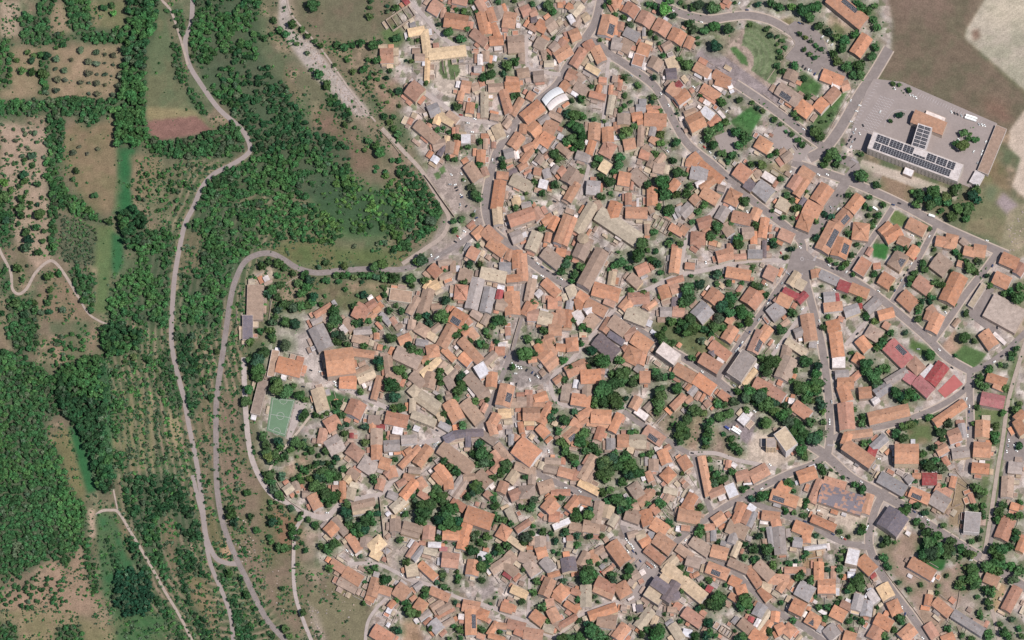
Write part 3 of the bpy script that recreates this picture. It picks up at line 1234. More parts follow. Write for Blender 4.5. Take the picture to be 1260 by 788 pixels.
# ------------------------------------------------------------------ materials
def nodes(name):
    m = bpy.data.materials.new(name); m.use_nodes = True
    nt = m.node_tree; b = nt.nodes['Principled BSDF']; b.inputs['Specular IOR Level'].default_value = .15
    return m, nt, b
def noise(nt, scale, detail=3.0, rough=.55):
    g = nt.nodes.new('ShaderNodeNewGeometry'); n = nt.nodes.new('ShaderNodeTexNoise')
    n.inputs['Scale'].default_value = scale; n.inputs['Detail'].default_value = detail; n.inputs['Roughness'].default_value = rough
    nt.links.new(g.outputs['Position'], n.inputs['Vector']); return n.outputs['Fac']
def ramp(nt, fac, lo, hi, a=.3, b=.7):
    r = nt.nodes.new('ShaderNodeMapRange'); r.inputs[1].default_value = a; r.inputs[2].default_value = b
    r.inputs[3].default_value = lo; r.inputs[4].default_value = hi
    nt.links.new(fac, r.inputs[0]); return r.outputs[0]
def mul(nt, a, b):
    m = nt.nodes.new('ShaderNodeMath'); m.operation = 'MULTIPLY'
    nt.links.new(a, m.inputs[0]); nt.links.new(b, m.inputs[1]); return m.outputs[0]
def scalecol(nt, col, fac):
    v = nt.nodes.new('ShaderNodeVectorMath'); v.operation = 'SCALE'
    nt.links.new(col, v.inputs[0]); nt.links.new(fac, v.inputs['Scale']); return v.outputs[0]
def attr(nt, name='col'):
    a = nt.nodes.new('ShaderNodeAttribute'); a.attribute_name = name; return a.outputs['Color']
def mix(nt, fac, a, b):
    m = nt.nodes.new('ShaderNodeMix'); m.data_type = 'RGBA'
    nt.links.new(fac, m.inputs[0])
    for s, x in ((6, a), (7, b)):
        if isinstance(x, tuple): m.inputs[s].default_value = (*x, 1)
        else: nt.links.new(x, m.inputs[s])
    return m.outputs[2]
def speckled(name, src, bands, rough=.9, bump=0.0, bscale=1.0):
    m, nt, b = nodes(name)
    c = src(nt)
    f = None
    for sc, lo, hi in bands:
        r = ramp(nt, noise(nt, sc), lo, hi); f = r if f is None else mul(nt, f, r)
    if f is not None: c = scalecol(nt, c, f)
    nt.links.new(c, b.inputs['Base Color']); b.inputs['Roughness'].default_value = rough
    if bump:
        bp = nt.nodes.new('ShaderNodeBump'); bp.inputs['Strength'].default_value = 1; bp.inputs['Distance'].default_value = bump
        nt.links.new(noise(nt, bscale, 4), bp.inputs['Height']); nt.links.new(bp.outputs['Normal'], b.inputs['Normal'])
    return m
def rgb(c):
    def f(nt):
        n = nt.nodes.new('ShaderNodeRGB'); n.outputs[0].default_value = (*c, 1); return n.outputs[0]
    return f
def objcol(nt): return nt.nodes.new('ShaderNodeObjectInfo').outputs['Color']
M = {}
def soilcol(nt):
    a = nt.nodes.new('ShaderNodeAttribute'); a.attribute_name = 'col'; g = nt.nodes.new('ShaderNodeNewGeometry')
    v = nt.nodes.new('ShaderNodeTexVoronoi'); v.distance = 'MANHATTAN'; v.inputs['Scale'].default_value = .16; v.inputs['Randomness'].default_value = .9
    nt.links.new(g.outputs['Position'], v.inputs['Vector']); s = nt.nodes.new('ShaderNodeSeparateColor'); nt.links.new(v.outputs['Color'], s.inputs[0])
    r = ramp(nt, s.outputs[0], .76, 1.2, 0, 1); m = nt.nodes.new('ShaderNodeMix'); m.inputs[2].default_value = 1
    nt.links.new(a.outputs['Alpha'], m.inputs[0]); nt.links.new(r, m.inputs[3]); return scalecol(nt, a.outputs['Color'], m.outputs[0])
M['ground'] = speckled('ground_cover', soilcol, [(.55, .80, 1.22), (.12, .88, 1.12), (1.7, .85, 1.16)], .95, .5, .35)
def tiles(nt):
    # clay tile roofs: patchy weathering and single darker and paler tiles
    base = attr(nt)
    old = scalecol(nt, base, ramp(nt, noise(nt, .22, 4), .80, 1.16))
    lich = mix(nt, ramp(nt, noise(nt, .35, 5, .75), 0, .5, .46, .72), old, alb((158, 140, 124)))
    return lich
M['roof'] = speckled('weathered_roof', tiles, [(1.6, .84, 1.16), (.9, .9, 1.1)], .9, .12, 1.5)
def patchy(nt):
    # slate-coloured underlay where the tiles have been lifted, tiles left in squarish patches
    g = nt.nodes.new('ShaderNodeNewGeometry'); mp = nt.nodes.new('ShaderNodeMapping'); mp.inputs['Rotation'].default_value = (0, 0, .3)
    v = nt.nodes.new('ShaderNodeTexVoronoi'); v.distance = 'CHEBYCHEV'; v.inputs['Scale'].default_value = .3; v.inputs['Randomness'].default_value = .45
    nt.links.new(g.outputs['Position'], mp.inputs['Vector']); nt.links.new(mp.outputs[0], v.inputs['Vector'])
    s = nt.nodes.new('ShaderNodeSeparateColor'); nt.links.new(v.outputs['Color'], s.inputs[0])
    f = ramp(nt, s.outputs[0], 0, 1, .54, .56)
    return mix(nt, f, alb((134, 127, 128)), mix(nt, s.outputs[1], alb((196, 150, 124)), alb((168, 140, 122))))
M['patchy'] = speckled('half_stripped_roof', patchy, [(1.2, .85, 1.15)], .9, .2, 1)
M['wall'] = speckled('plaster', attr, [(.4, .88, 1.08), (1.5, .93, 1.06)], .92)
M['asphalt'] = speckled('asphalt', rgb(alb((148, 138, 129))), [(.09, .86, 1.1), (.35, .9, 1.08), (2, .92, 1.08)], .9)
M['lot'] = speckled('car_park_asphalt', rgb(alb((162, 151, 141))), [(.05, .92, 1.07), (.4, .95, 1.05)], .9)
M['lane'] = speckled('worn_lane_paving', rgb(alb((184, 172, 160))), [(.12, .9, 1.1), (.9, .9, 1.1)], .92)
M['pave'] = speckled('pale_paving', rgb(alb((194, 178, 158))), [(.2, .9, 1.08), (1, .93, 1.06)], .92)
M['dirt'] = speckled('pale_dirt', rgb(alb((180, 165, 148))), [(.2, .86, 1.1), (1, .9, 1.1)], .95)
M['paint'] = speckled('white_road_paint', rgb(alb((206, 200, 194))), [(.8, .8, 1.05)], .8)
M['leaf'] = speckled('leaves', attr, [(.4, .5, 1.5), (1.2, .55, 1.45)], .75)
M['leafo'] = speckled('leaves_by_tree', objcol, [(.4, .5, 1.5), (1.2, .55, 1.45)], .75)
M['bark'] = speckled('bark', rgb((.09, .065, .045)), [(2, .7, 1.2)], .95)
M['glass'] = speckled('window_glass', rgb((.03, .035, .045)), [], .15)
M['frame'] = speckled('window_frame', rgb((.45, .4, .34)), [(2, .9, 1.1)], .6)
M['door'] = speckled('door_wood', rgb((.12, .07, .045)), [(2, .8, 1.2)], .6)
def pv(nt):
    return rgb((.034, .033, .042))(nt)
M['pv'] = speckled('solar_glass', pv, [(.6, .85, 1.15)], .45)
M['alu'] = speckled('aluminium', rgb((.45, .45, .47)), [], .4)
M['car'] = speckled('car_paint', objcol, [], .3)
M['tyre'] = speckled('tyre_rubber', rgb((.02, .02, .02)), [], .8)
M['stone'] = speckled('rubble_stone', rgb(alb((168, 152, 134))), [(.8, .75, 1.15), (2, .8, 1.15)], .95, .2, 2)
M['court'] = speckled('red_court', rgb(alb((188, 112, 104))), [(.15, .93, 1.06)], .85)
M['pitch'] = speckled('green_court', rgb(alb((114, 142, 110))), [(.1, .9, 1.06), (.7, .95, 1.05)], .85)
M['canvas'] = speckled('white_canvas', rgb(alb((236, 226, 214))), [(.3, .93, 1.04)], .7)

# ------------------------------------------------------------------ mesh collecting
class MB:
    def __init__(s): s.v = []; s.f = []; s.c = []; s.m = []
    def poly(s, pts, col=(.5, .5, .5), mi=0):
        n = len(s.v); s.v.extend(pts); s.f.append(tuple(range(n, n+len(pts)))); s.c.append(col); s.m.append(mi)
    def box(s, o, ex, ey, z0, z1, col=(.5, .5, .5), mi=0):
        """box round o with half-axes ex, ey (2-D)"""
        q = [(o[0]+a*ex[0]+b*ey[0], o[1]+a*ex[1]+b*ey[1]) for a, b in ((-1, -1), (1, -1), (1, 1), (-1, 1))]
        s.prism(q, z0, z1, col, mi)
    def prism(s, q, z0, z1, col=(.5, .5, .5), mi=0, bottom=False):
        for i in range(len(q)):
            a, b = q[i], q[(i+1) % len(q)]
            s.poly([(a[0], a[1], z0), (b[0], b[1], z0), (b[0], b[1], z1), (a[0], a[1], z1)], col, mi)
        s.poly([(a[0], a[1], z1) for a in q], col, mi)
    def mesh(s, name, mats):
        me = bpy.data.meshes.new(name); me.from_pydata(s.v, [], s.f)
        for m in mats: me.materials.append(m)
        if len(mats) > 1: me.polygons.foreach_set('material_index', s.m)
        ca = me.color_attributes.new('col', 'FLOAT_COLOR', 'CORNER')
        arr = np.ones((len(me.loops), 4), np.float32)
        cnt = np.array([len(f) for f in s.f]); arr[:, :3] = np.repeat(np.array(s.c, np.float32).reshape(-1, 3), cnt, axis=0)
        ca.data.foreach_set('color', arr.ravel()); me.update(); return me
def link(name, me, parent=None, loc=None):
    o = bpy.data.objects.new(name, me); COL.objects.link(o)
    if parent: o.parent = parent
    if loc is not None: o.location = loc
    return o
def tag(o, label=None, cat=None, group=None, kind=None):
    for k, v in (('label', label), ('category', cat), ('group', group), ('kind', kind)):
        if v: o[k] = v
    return o
def empty(name, loc):
    o = bpy.data.objects.new(name, None); o.location = loc; o.empty_display_size = .5; COL.objects.link(o); return o
def ccw(q):
    a = sum(q[i][0]*q[(i+1) % len(q)][1]-q[(i+1) % len(q)][0]*q[i][1] for i in range(len(q)))
    return q if a > 0 else q[::-1]

# ------------------------------------------------------------------ read the survey
rects, trees, cars, trucks = [], [], [], []
ox = oy = 0; sc = 7.875
for ln in DATA.strip().splitlines():
    w = ln.split()
    if not w: continue
    if w[0] == 'T': ox, oy = float(w[1]), float(w[2]); sc = float(w[3]) if len(w) > 3 else 7.875
    elif w[0] in 'tlo':
        for i in range(1, len(w)-2, 3): trees.append((ox+float(w[i])/sc, oy+float(w[i+1])/sc, float(w[i+2])/sc, w[0]))
    elif w[0] in 'cL':
        for i in range(1, len(w)-3, 4): (cars if w[0] == 'c' else trucks).append((ox+float(w[i])/sc, oy+float(w[i+1])/sc, float(w[i+2]), w[i+3]))
    else:
        x1, y1, x2, y2, wd = (float(a)/sc for a in w[:5])
        rects.append(dict(p=(ox+x1, oy+y1), q=(ox+x2, oy+y2), w=wd, c=w[5][0], fl=w[5][1:], g=w[6][1:] if len(w) > 6 else None))
for r in rects:
    dx, dy = r['q'][0]-r['p'][0], r['q'][1]-r['p'][1]; L = math.hypot(dx, dy); ex = (dx/L, dy/L)
    cx, cy = (r['p'][0]+r['q'][0])/2, (r['p'][1]+r['q'][1])/2; W = r['w']
    if W > L*1.12: L, W = W, L; ex = (-ex[1], ex[0])
    if not r['g'] and cx < 1010: L *= 1.03; W *= 1.05
    r.update(cx=cx, cy=cy, L=L, W=W, ex=ex, A=L*W)
def inside(r, x, y, k=1.0):
    dx, dy = x-r['cx'], y-r['cy']; a = dx*r['ex'][0]+dy*r['ex'][1]; b = -dx*r['ex'][1]+dy*r['ex'][0]
    return abs(a) < r['L']/2*k and abs(b) < r['W']/2*k
keep = []
for r in sorted(rects, key=lambda r: (r['g'] is None, -r['A'])):
    if r['g'] is None and any(abs(k['cx']-r['cx'])+abs(k['cy']-r['cy']) < 40 and (inside(k, r['cx'], r['cy'], .62) and r['A'] > .12*k['A']) for k in keep): continue
    keep.append(r)
rects = keep
tk = []
for t in sorted(trees, key=lambda t: -t[2]):
    if any(math.hypot(t[0]-k[0], t[1]-k[1]) < .5*k[2] for k in tk): continue
    tk.append(t)
trees = tk
ck = []
for c in cars:
    if any(math.hypot(c[0]-k[0], c[1]-k[1]) < 2.2 for k in ck): continue
    ck.append(c)
cars = ck

# ------------------------------------------------------------------ labels that single out
LMK = [(528, 60, 'pale yellow convent'), (1125, 190, 'solar-roofed school'), (824, 728, 'slate-roofed church'), (987, 318, 'painted-circle junction'),
 (346, 512, 'green sports pitch'), (413, 493, 'round flower bed'), (417, 446, 'big square orange hall'), (593, 456, 'square white canopy'), (688, 122, 'long white awning'),
 (697, 283, 'twin-ridged market hall'), (750, 270, 'tan monastery'), (730, 320, 'long-naved church'), (570, 534, 'curved church'), (962, 543, 'stepped pale block'),
 (1042, 612, 'patchy stripped roof'), (1168, 478, 'red playing court'), (1103, 434, 'pink solar works'), (1240, 386, 'big grey warehouse'), (945, 65, 'striped fan lawn'),
 (903, 188, 'square ringed by trees'), (560, 235, 'terrace car park'), (655, 462, 'sloping car park'), (785, 712, 'church square'), (757, 425, 'dark grey roof'),
 (822, 434, 'white curved block'), (913, 452, 'grey flat tower block'), (747, 492, 'walled town grove'), (768, 585, 'lower town grove'), (485, 488, 'triangular walled grove'),
 (1050, 686, 'white flat roof'), (1099, 642, 'brown many-sided roof'), (517, 556, 'forked town lane'), (610, 700, 'gravelled yard'), (1018, 550, 'tree-lined crossroads'),
 (716, 53, 'upper road fork'), (600, 270, 'bend by the terrace'), (1201, 456, 'lawn-side road junction'), (507, 118, 'big red cube house'), (552, 168, 'brown school wing'),
 (858, 188, 'square zebra crossing'), (960, 118, 'solar clinic'), (1040, 25, 'long orange hospital'), (1150, 60, 'brown field'), (1245, 60, 'pale stubble field'), (1230, 255, 'bare field corner'),
 (285, 690, 'hairpin bend'), (45, 342, 'looping dirt track'), (218, 157, 'ploughed patch'), (425, 105, 'pale rock slope'), (304, 178, 'valley road bend'), (313, 317, 'upper road bend'),
 (312, 385, 'long brown slab'), (430, 25, 'hilltop meadow'), (362, 690, 'cliff footpath'), (435, 745, 'grassy cliff top'), (150, 220, 'bright green strip'), (125, 330, 'valley meadow'),
 (100, 40, 'north-west clearing'), (85, 100, 'olive orchard'), (75, 560, 'forest clearing'), (120, 740, 'dark conifer stand'), (233, 640, 'forked valley road'), (165, 450, 'terraced slope'), (1225, 600, 'old railway track')]
ORD = ['nearest', 'second nearest', 'third nearest', 'fourth nearest', 'fifth nearest', 'sixth nearest', 'seventh nearest', 'eighth nearest', 'ninth nearest', 'tenth nearest'] + ['%dth nearest' % i for i in range(11, 60)]
DIR = ['east', 'north-east', 'north', 'north-west', 'west', 'south-west', 'south', 'south-east']
def where_table(pts):
    """for every point: (landmark, direction, rank among the points there), each triple used once"""
    P = np.array(pts); best = [None]*len(pts)
    for lx, ly, nm in LMK:
        dx, dy = P[:, 0]-lx, ly-P[:, 1]; d = np.hypot(dx, dy); sec = np.round(np.arctan2(dy, dx)/(math.pi/4)).astype(int) % 8
        for s in range(8):
            idx = [i for i in np.argsort(d) if sec[i] == s and d[i] > 5]
            for k, i in enumerate(idx[:45]):
                sco = k + d[i]/60.0
                if best[i] is None or sco < best[i][0]: best[i] = (sco, ORD[k], DIR[s], nm)
    return best
def wh(b, noun): return f"{b[1]} {noun} {b[2]} of the {b[3]}"

# ------------------------------------------------------------------ houses
ROOF = dict(o=(199, 144, 110), r=(185, 137, 112), b=(170, 147, 127), t=(198, 180, 150), g=(166, 158, 149), w=(226, 219, 210), a=(190, 177, 162), y=(224, 194, 150), k=(120, 111, 112), m=(160, 78, 76), p=(190, 124, 118))
RNAME = dict(o='orange-tiled', r='reddish', b='brown-roofed', t='tan-roofed', g='grey-roofed', w='white-roofed', a='pale-roofed', y='yellow-roofed', k='dark-roofed', m='maroon-roofed', p='pink-roofed')
WALLS = [(222, 210, 194), (214, 198, 176), (228, 214, 186), (206, 186, 164), (190, 174, 156), (236, 228, 216), (224, 202, 166), (200, 184, 166)]
def jit(c, k): 
    f = 1+random.uniform(-k, k); g = random.uniform(-.03, .03)
    return (c[0]*f*(1+g), c[1]*f, c[2]*f*(1-g))
def mute(c, k):
    m = random.uniform(0, .34)**1.0 if k in 'orb' else 0; d = (178, 156, 128)
    return tuple(a*(1-m)+b*m for a, b in zip(c, d))
def height(r):
    d = [ch for ch in r['fl'] if ch.isdigit()]
    if d: h = 3.0*int(d[0])+.6
    elif r['W'] < 6.5: h = 3.4
    else: h = 5.5
    return h+random.uniform(-.5, .5)
def house_geo(r, wall, roof, o=(0, 0), mi_w=0, mi_r=0):
    """walls and roof of one building into two collectors; returns facts about it"""
    h = r['h']; ex = r['ex']; ey = (-ex[1], ex[0]); L, W = r['L']/2, r['W']/2
    px = [(r['cx']+a*L*ex[0]+b*W*ey[0], r['cy']+a*L*ex[1]+b*W*ey[1]) for a, b in ((-1, -1), (1, -1), (1, 1), (-1, 1))]
    if 'x' in r['fl'] or 'n' == r['c'] or 'f' in r['fl']: zt = h
    else: zt = h
    q = [ground(x, y, zt) for x, y in px]; q = [(a[0]-o[0], a[1]-o[1]) for a in q]
    if ccw(q) is not q: q = [q[0], q[3], q[2], q[1]]; sw = True     # keep edge 0-1 along or across
    # make sure edge q0-q1 runs along the length
    def d(a, b): return math.hypot(a[0]-b[0], a[1]-b[1])
    if abs(d(q[0], q[1])-2*L) > abs(d(q[1], q[2])-2*L): q = [q[1], q[2], q[3], q[0]]
    wc = r['wc']; rc = r['rc']
    u = ((q[1][0]-q[0][0])/d(q[0], q[1]), (q[1][1]-q[0][1])/d(q[0], q[1])); v = ((q[3][0]-q[0][0])/d(q[0], q[3]), (q[3][1]-q[0][1])/d(q[0], q[3]))
    info = dict(q=q, u=u, v=v)
    def P(a, z): return (a[0], a[1], z)
    def off(a, s, t): return (a[0]+u[0]*s+v[0]*t, a[1]+u[1]*s+v[1]*t)
    if r['c'] == 'n':      # roofless walls with cross walls
        stone = alb((196, 178, 154)); th = .45
        for i in range(4):
            a, b = q[i], q[(i+1) % 4]; m = ((a[0]+b[0])/2, (a[1]+b[1])/2); l = d(a, b)/2; e = ((b[0]-a[0])/2/l, (b[1]-a[1])/2/l)
            wall.box(m, (e[0]*(l-.25), e[1]*(l-.25)), (-e[1]*th/2, e[0]*th/2), 0, h*random.uniform(.5, .8), stone, mi_w)
        for k in (.25, .5, .75):
            a = (q[0][0]*(1-k)+q[1][0]*k, q[0][1]*(1-k)+q[1][1]*k); b = (q[3][0]*(1-k)+q[2][0]*k, q[3][1]*(1-k)+q[2][1]*k)
            m = ((a[0]+b[0])/2, (a[1]+b[1])/2); l = d(a, b)/2
            wall.box(m, (v[0]*(l-.4), v[1]*(l-.4)), (u[0]*th/2, u[1]*th/2), 0, h*random.uniform(.35, .6), stone, mi_w)
        return info
    if 'f' in r['fl']:
        H = h+.45; i = [off(q[0], .3, .3), off(q[1], -.3, .3), off(q[2], -.3, -.3), off(q[3], .3, -.3)]
        for k in range(4):
            a, b = q[k], q[(k+1) % 4]; c, e = i[(k+1) % 4], i[k]
            wall.poly([P(a, 0), P(b, 0), P(b, H), P(a, H)], wc, mi_w)
            wall.poly([P(a, H), P(b, H), P(c, H), P(e, H)], tuple(min(.8, x*1.1) for x in wc), mi_w)
            wall.poly([P(e, H), P(c, H), P(c, h-.1), P(e, h-.1)], wc, mi_w)
        roof.poly([P(a, h) for a in i], rc, mi_r)
        info['flat'] = i; return info
    pitch = r['pitch']; hw = d(q[0], q[3])/2; rz = h+hw*pitch; ov = .3; th = .2
    m0 = ((q[0][0]+q[3][0])/2, (q[0][1]+q[3][1])/2); m1 = ((q[1][0]+q[2][0])/2, (q[1][1]+q[2][1])/2)
    hip = r['hip']; hs = hw*.95 if hip else 0
    wall.poly([P(q[0], 0), P(q[1], 0), P(q[1], h-.05), P(q[0], h-.05)], wc, mi_w); wall.poly([P(q[2], 0), P(q[3], 0), P(q[3], h-.05), P(q[2], h-.05)], wc, mi_w)
    if hip:
        wall.poly([P(q[1], 0), P(q[2], 0), P(q[2], h-.05), P(q[1], h-.05)], wc, mi_w); wall.poly([P(q[3], 0), P(q[0], 0), P(q[0], h-.05), P(q[3], h-.05)], wc, mi_w)
    else:
        wall.poly([P(q[1], 0), P(q[2], 0), P(q[2], h-.05), P(m1, rz-.1), P(q[1], h-.05)], wc, mi_w); wall.poly([P(q[3], 0), P(q[0], 0), P(q[0], h-.05), P(m0, rz-.1), P(q[3], h-.05)], wc, mi_w)
    ez = h-ov*pitch
    c = [off(q[0], -ov, -ov), off(q[1], ov, -ov), off(q[2], ov, ov), off(q[3], -ov, ov)]
    r0, r1 = off(m0, hs-(0 if hip else ov), 0), off(m1, -hs+(0 if hip else ov), 0)
    A, B, C_, D_ = (P(x, ez) for x in c); R0, R1 = P(r0, rz), P(r1, rz)
    k2 = random.uniform(.8, 1.2) if random.random() < .3 else random.uniform(.95, 1.05); rc2 = tuple(x*k2 for x in rc)
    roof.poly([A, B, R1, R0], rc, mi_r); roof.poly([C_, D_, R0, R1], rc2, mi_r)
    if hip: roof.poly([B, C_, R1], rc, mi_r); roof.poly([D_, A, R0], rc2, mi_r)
    dn = lambda p: (p[0], p[1], p[2]-th)
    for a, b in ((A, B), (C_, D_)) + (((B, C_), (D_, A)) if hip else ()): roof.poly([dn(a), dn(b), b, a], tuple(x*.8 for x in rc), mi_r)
    if not hip:
        for a, b, e in ((B, C_, R1), (D_, A, R0)):
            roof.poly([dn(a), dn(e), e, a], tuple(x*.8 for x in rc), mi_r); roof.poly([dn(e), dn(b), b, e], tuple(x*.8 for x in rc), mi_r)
    # ridge cap of paler mortar
    rr = .16
    roof.poly([P((r0[0]-v[0]*rr, r0[1]-v[1]*rr), rz+.03), P((r1[0]-v[0]*rr, r1[1]-v[1]*rr), rz+.03), P((r1[0]+v[0]*rr, r1[1]+v[1]*rr), rz+.03), P((r0[0]+v[0]*rr, r0[1]+v[1]*rr), rz+.03)], tuple(min(.7, x*1.15) for x in rc), mi_r)
    info.update(slopes=((A, B, R1, R0), (C_, D_, R0, R1)), rz=rz, r0=r0, r1=r1)
    return info
SUNV = (math.sin(math.radians(130))*math.cos(math.radians(58)), math.cos(math.radians(130))*math.cos(math.radians(58)), math.sin(math.radians(58)))
def panel_mesh(quad, fu=(.12, .88), fv=(.18, .82), lift=.09, mod=(1.7, 1.05)):
    """solar modules with thin gaps over a light rack, on the bilinear patch quad (A B along the eave, C D along the ridge)"""
    A, B, C_, D_ = (Vector(p) for p in quad); n = (B-A).cross(D_-A).normalized(); n = n if n.z > 0 else -n
    def pt(s, t): return (A*(1-s)+B*s)*(1-t)+(D_*(1-s)+C_*s)*t
    mb = MB(); L = (B-A).length*(fu[1]-fu[0]); W = (D_-A).length*(fv[1]-fv[0]); nu = max(1, int(L/mod[0])); nv = max(1, int(W/mod[1]))
    mb.poly([tuple(pt(s, t)+n*lift) for s, t in ((fu[0], fv[0]), (fu[1], fv[0]), (fu[1], fv[1]), (fu[0], fv[1]))], mi=1)
    for i in range(nu):
        for j in range(nv):
            g = .03; s0 = fu[0]+(fu[1]-fu[0])*(i+g)/nu; s1 = fu[0]+(fu[1]-fu[0])*(i+1-g)/nu; t0 = fv[0]+(fv[1]-fv[0])*(j+g)/nv; t1 = fv[0]+(fv[1]-fv[0])*(j+1-g)/nv
            mb.poly([tuple(pt(s, t)+n*(lift+.04)) for s, t in ((s0, t0), (s1, t0), (s1, t1), (s0, t1))], mi=0)
    return mb.mesh('solar_panel', [M['pv'], M['alu']])
for r in rects:
    r['h'] = height(r); r['rc'] = alb(jit(mute(ROOF.get(r['c'], (190, 170, 150)), r['c']), .08)); r['wc'] = alb(jit(random.choice(WALLS), .05)); r['pitch'] = random.uniform(.26, .35)
    r['hip'] = r['L']/r['W'] < 1.3 and '2' in r['fl'] and random.random() < .35
    if r['c'] in 'ty' and r['g'] in ('convent', 'courtyard'): r['wc'] = alb((226, 208, 176))
def unit_meshes():
    w = MB(); fr = .09
    w.box((0, 0), (.62, 0), (0, .04), -.8, .8, mi=1)
    w.poly([(-.5, -.06, -.68), (.5, -.06, -.68), (.5, -.06, .68), (-.5, -.06, .68)], mi=0)
    w.poly([(-.03, -.075, -.68), (.03, -.075, -.68), (.03, -.075, .68), (-.03, -.075, .68)], mi=1)
    d = MB(); d.box((0, 0), (.6, 0), (0, .06), 0, 2.2, mi=1); d.poly([(-.5, -.08, .02), (.5, -.08, .02), (.5, -.08, 2.1), (-.5, -.08, 2.1)], mi=0)
    c = MB(); c.box((0, 0), (.42, 0), (0, .36), -.7, .75, alb((176, 150, 130))); c.box((0, 0), (.5, 0), (0, .44), .75, .86, alb((150, 110, 90)))
    return w.mesh('window', [M['glass'], M['frame']]), d.mesh('door', [M['door'], M['frame']]), c.mesh('chimney', [M['wall']])
WIN, DOOR, CHIM = unit_meshes()
def facades(r, info, root, most):
    """doors and windows on the walls of a house that look towards the open side"""
    q = info['q']; n = 0; edges = []
    for k in range(4):
        a, b = q[k], q[(k+1) % 4]; l = math.hypot(b[0]-a[0], b[1]-a[1])
        nx, ny = (b[1]-a[1])/l, -(b[0]-a[0])/l
        if ny < -.3: edges.append((ny*l, a, b, l, nx, ny))
    door = False
    for _, a, b, l, nx, ny in sorted(edges):
        nw = max(1, int(l/3.6)); fl = max(1, int((r['h']+.3)/3.0)); rz = math.atan2(ny, nx)+math.pi/2
        for f in range(fl):
            for i in range(nw):
                if n >= most: return
                t = (i+.5)/nw; x = a[0]+(b[0]-a[0])*t+nx*.045; y = a[1]+(b[1]-a[1])*t+ny*.045
                if f == 0 and not door and i == nw//2:
                    o = link('door', DOOR, root, (x, y, .02)); door = True
                else:
                    o = link('window', WIN, root, (x, y, 1.65+3.0*f)); n += 1
                o.rotation_euler.z = rz
def build_house(r, root, facade=4):
    o = root.location; wall, roof = MB(), MB()
    info = house_geo(r, wall, roof, (o.x, o.y))
    if wall.f: link('wall', wall.mesh('wall', [M['wall']]), root)
    ro = None
    if roof.f: ro = link('roof', roof.mesh('roof', [M['patchy'] if 'x' in r['fl'] else M['roof']]), root)
    if 's' in r['fl'] and 'slopes' in info:
        def face(sl):
            a, b, c_ = (Vector(p) for p in sl[:3]); n = (b-a).cross(c_-a).normalized(); n = n if n.z > 0 else -n; return n.dot(Vector(SUNV))
        sl = max(info['slopes'], key=face)
        f0 = random.uniform(.08, .3); link('solar_panel', panel_mesh(sl, (f0, f0+random.uniform(.4, .6)), (.15, .85)), ro)
    if 'slopes' in info and not r['g'] and r['A'] > 60:
        for k in range(1 if r['A'] < 160 else 2):
            t = random.uniform(.15, .85); s = random.choice((-1, 1))*random.uniform(.3, 1.2)
            x = info['r0'][0]+(info['r1'][0]-info['r0'][0])*t+info['v'][0]*s; y = info['r0'][1]+(info['r1'][1]-info['r0'][1])*t+info['v'][1]*s
            link('chimney', CHIM, ro, (x, y, info['rz']-abs(s)*r['pitch']+.3)).rotation_euler.z = math.atan2(info['u'][1], info['u'][0])
    if facade: facades(r, info, root, facade)
    return info, ro
plain = sorted([r for r in rects if not r['g']], key=lambda r: -r['A'])
wt = where_table([(r['cx'], r['cy']) for r in plain])
def look(r):
    a = r['A']; e = r['L']/r['W']
    size = 'long' if e > 2.2 else 'small' if a < 110 else 'broad' if a > 330 else 'squarish' if e < 1.2 else 'oblong'
    if r['c'] == 'n': return f'roofless pale stone ruin'
    if 'x' in r['fl']: return 'half-stripped orange and slate hall'
    nm = 'flat' if 'f' in r['fl'] else ''
    return f"{size} {nm + ' ' if nm else ''}{RNAME[r['c']]} house" + (' with solar panels' if 's' in r['fl'] and 'f' not in r['fl'] else '')
NBIG = 300
mass_wall, mass = MB(), MB()
for i, r in enumerate(plain):
    if i < NBIG or 'x' in r['fl']:
        g = ground(r['cx'], r['cy'], r['h']); root = empty('ruined_house' if r['c'] == 'n' else 'flat_roofed_house' if 'f' in r['fl'] else 'house', (g[0], g[1], 0))
        build_house(r, root, 4 if i < 220 else 2)
        tag(root, look(r)+', '+wh(wt[i], 'house'), 'house', 'houses of the hill town')
    else:
        house_geo(r, mass, mass, (0, 0), 0, 1)
def smooth(p, n=5):
    p = [np.array(a, float) for a in p]; out = []
    for i in range(len(p)-1):
        a, b, c, d = p[max(i-1, 0)], p[i], p[i+1], p[min(i+2, len(p)-1)]
        for k in range(n):
            t = k/n; out.append(.5*((2*b)+(c-a)*t+(2*a-5*b+4*c-d)*t*t+(3*b-a-3*c+d)*t**3))
    out.append(p[-1]); return out
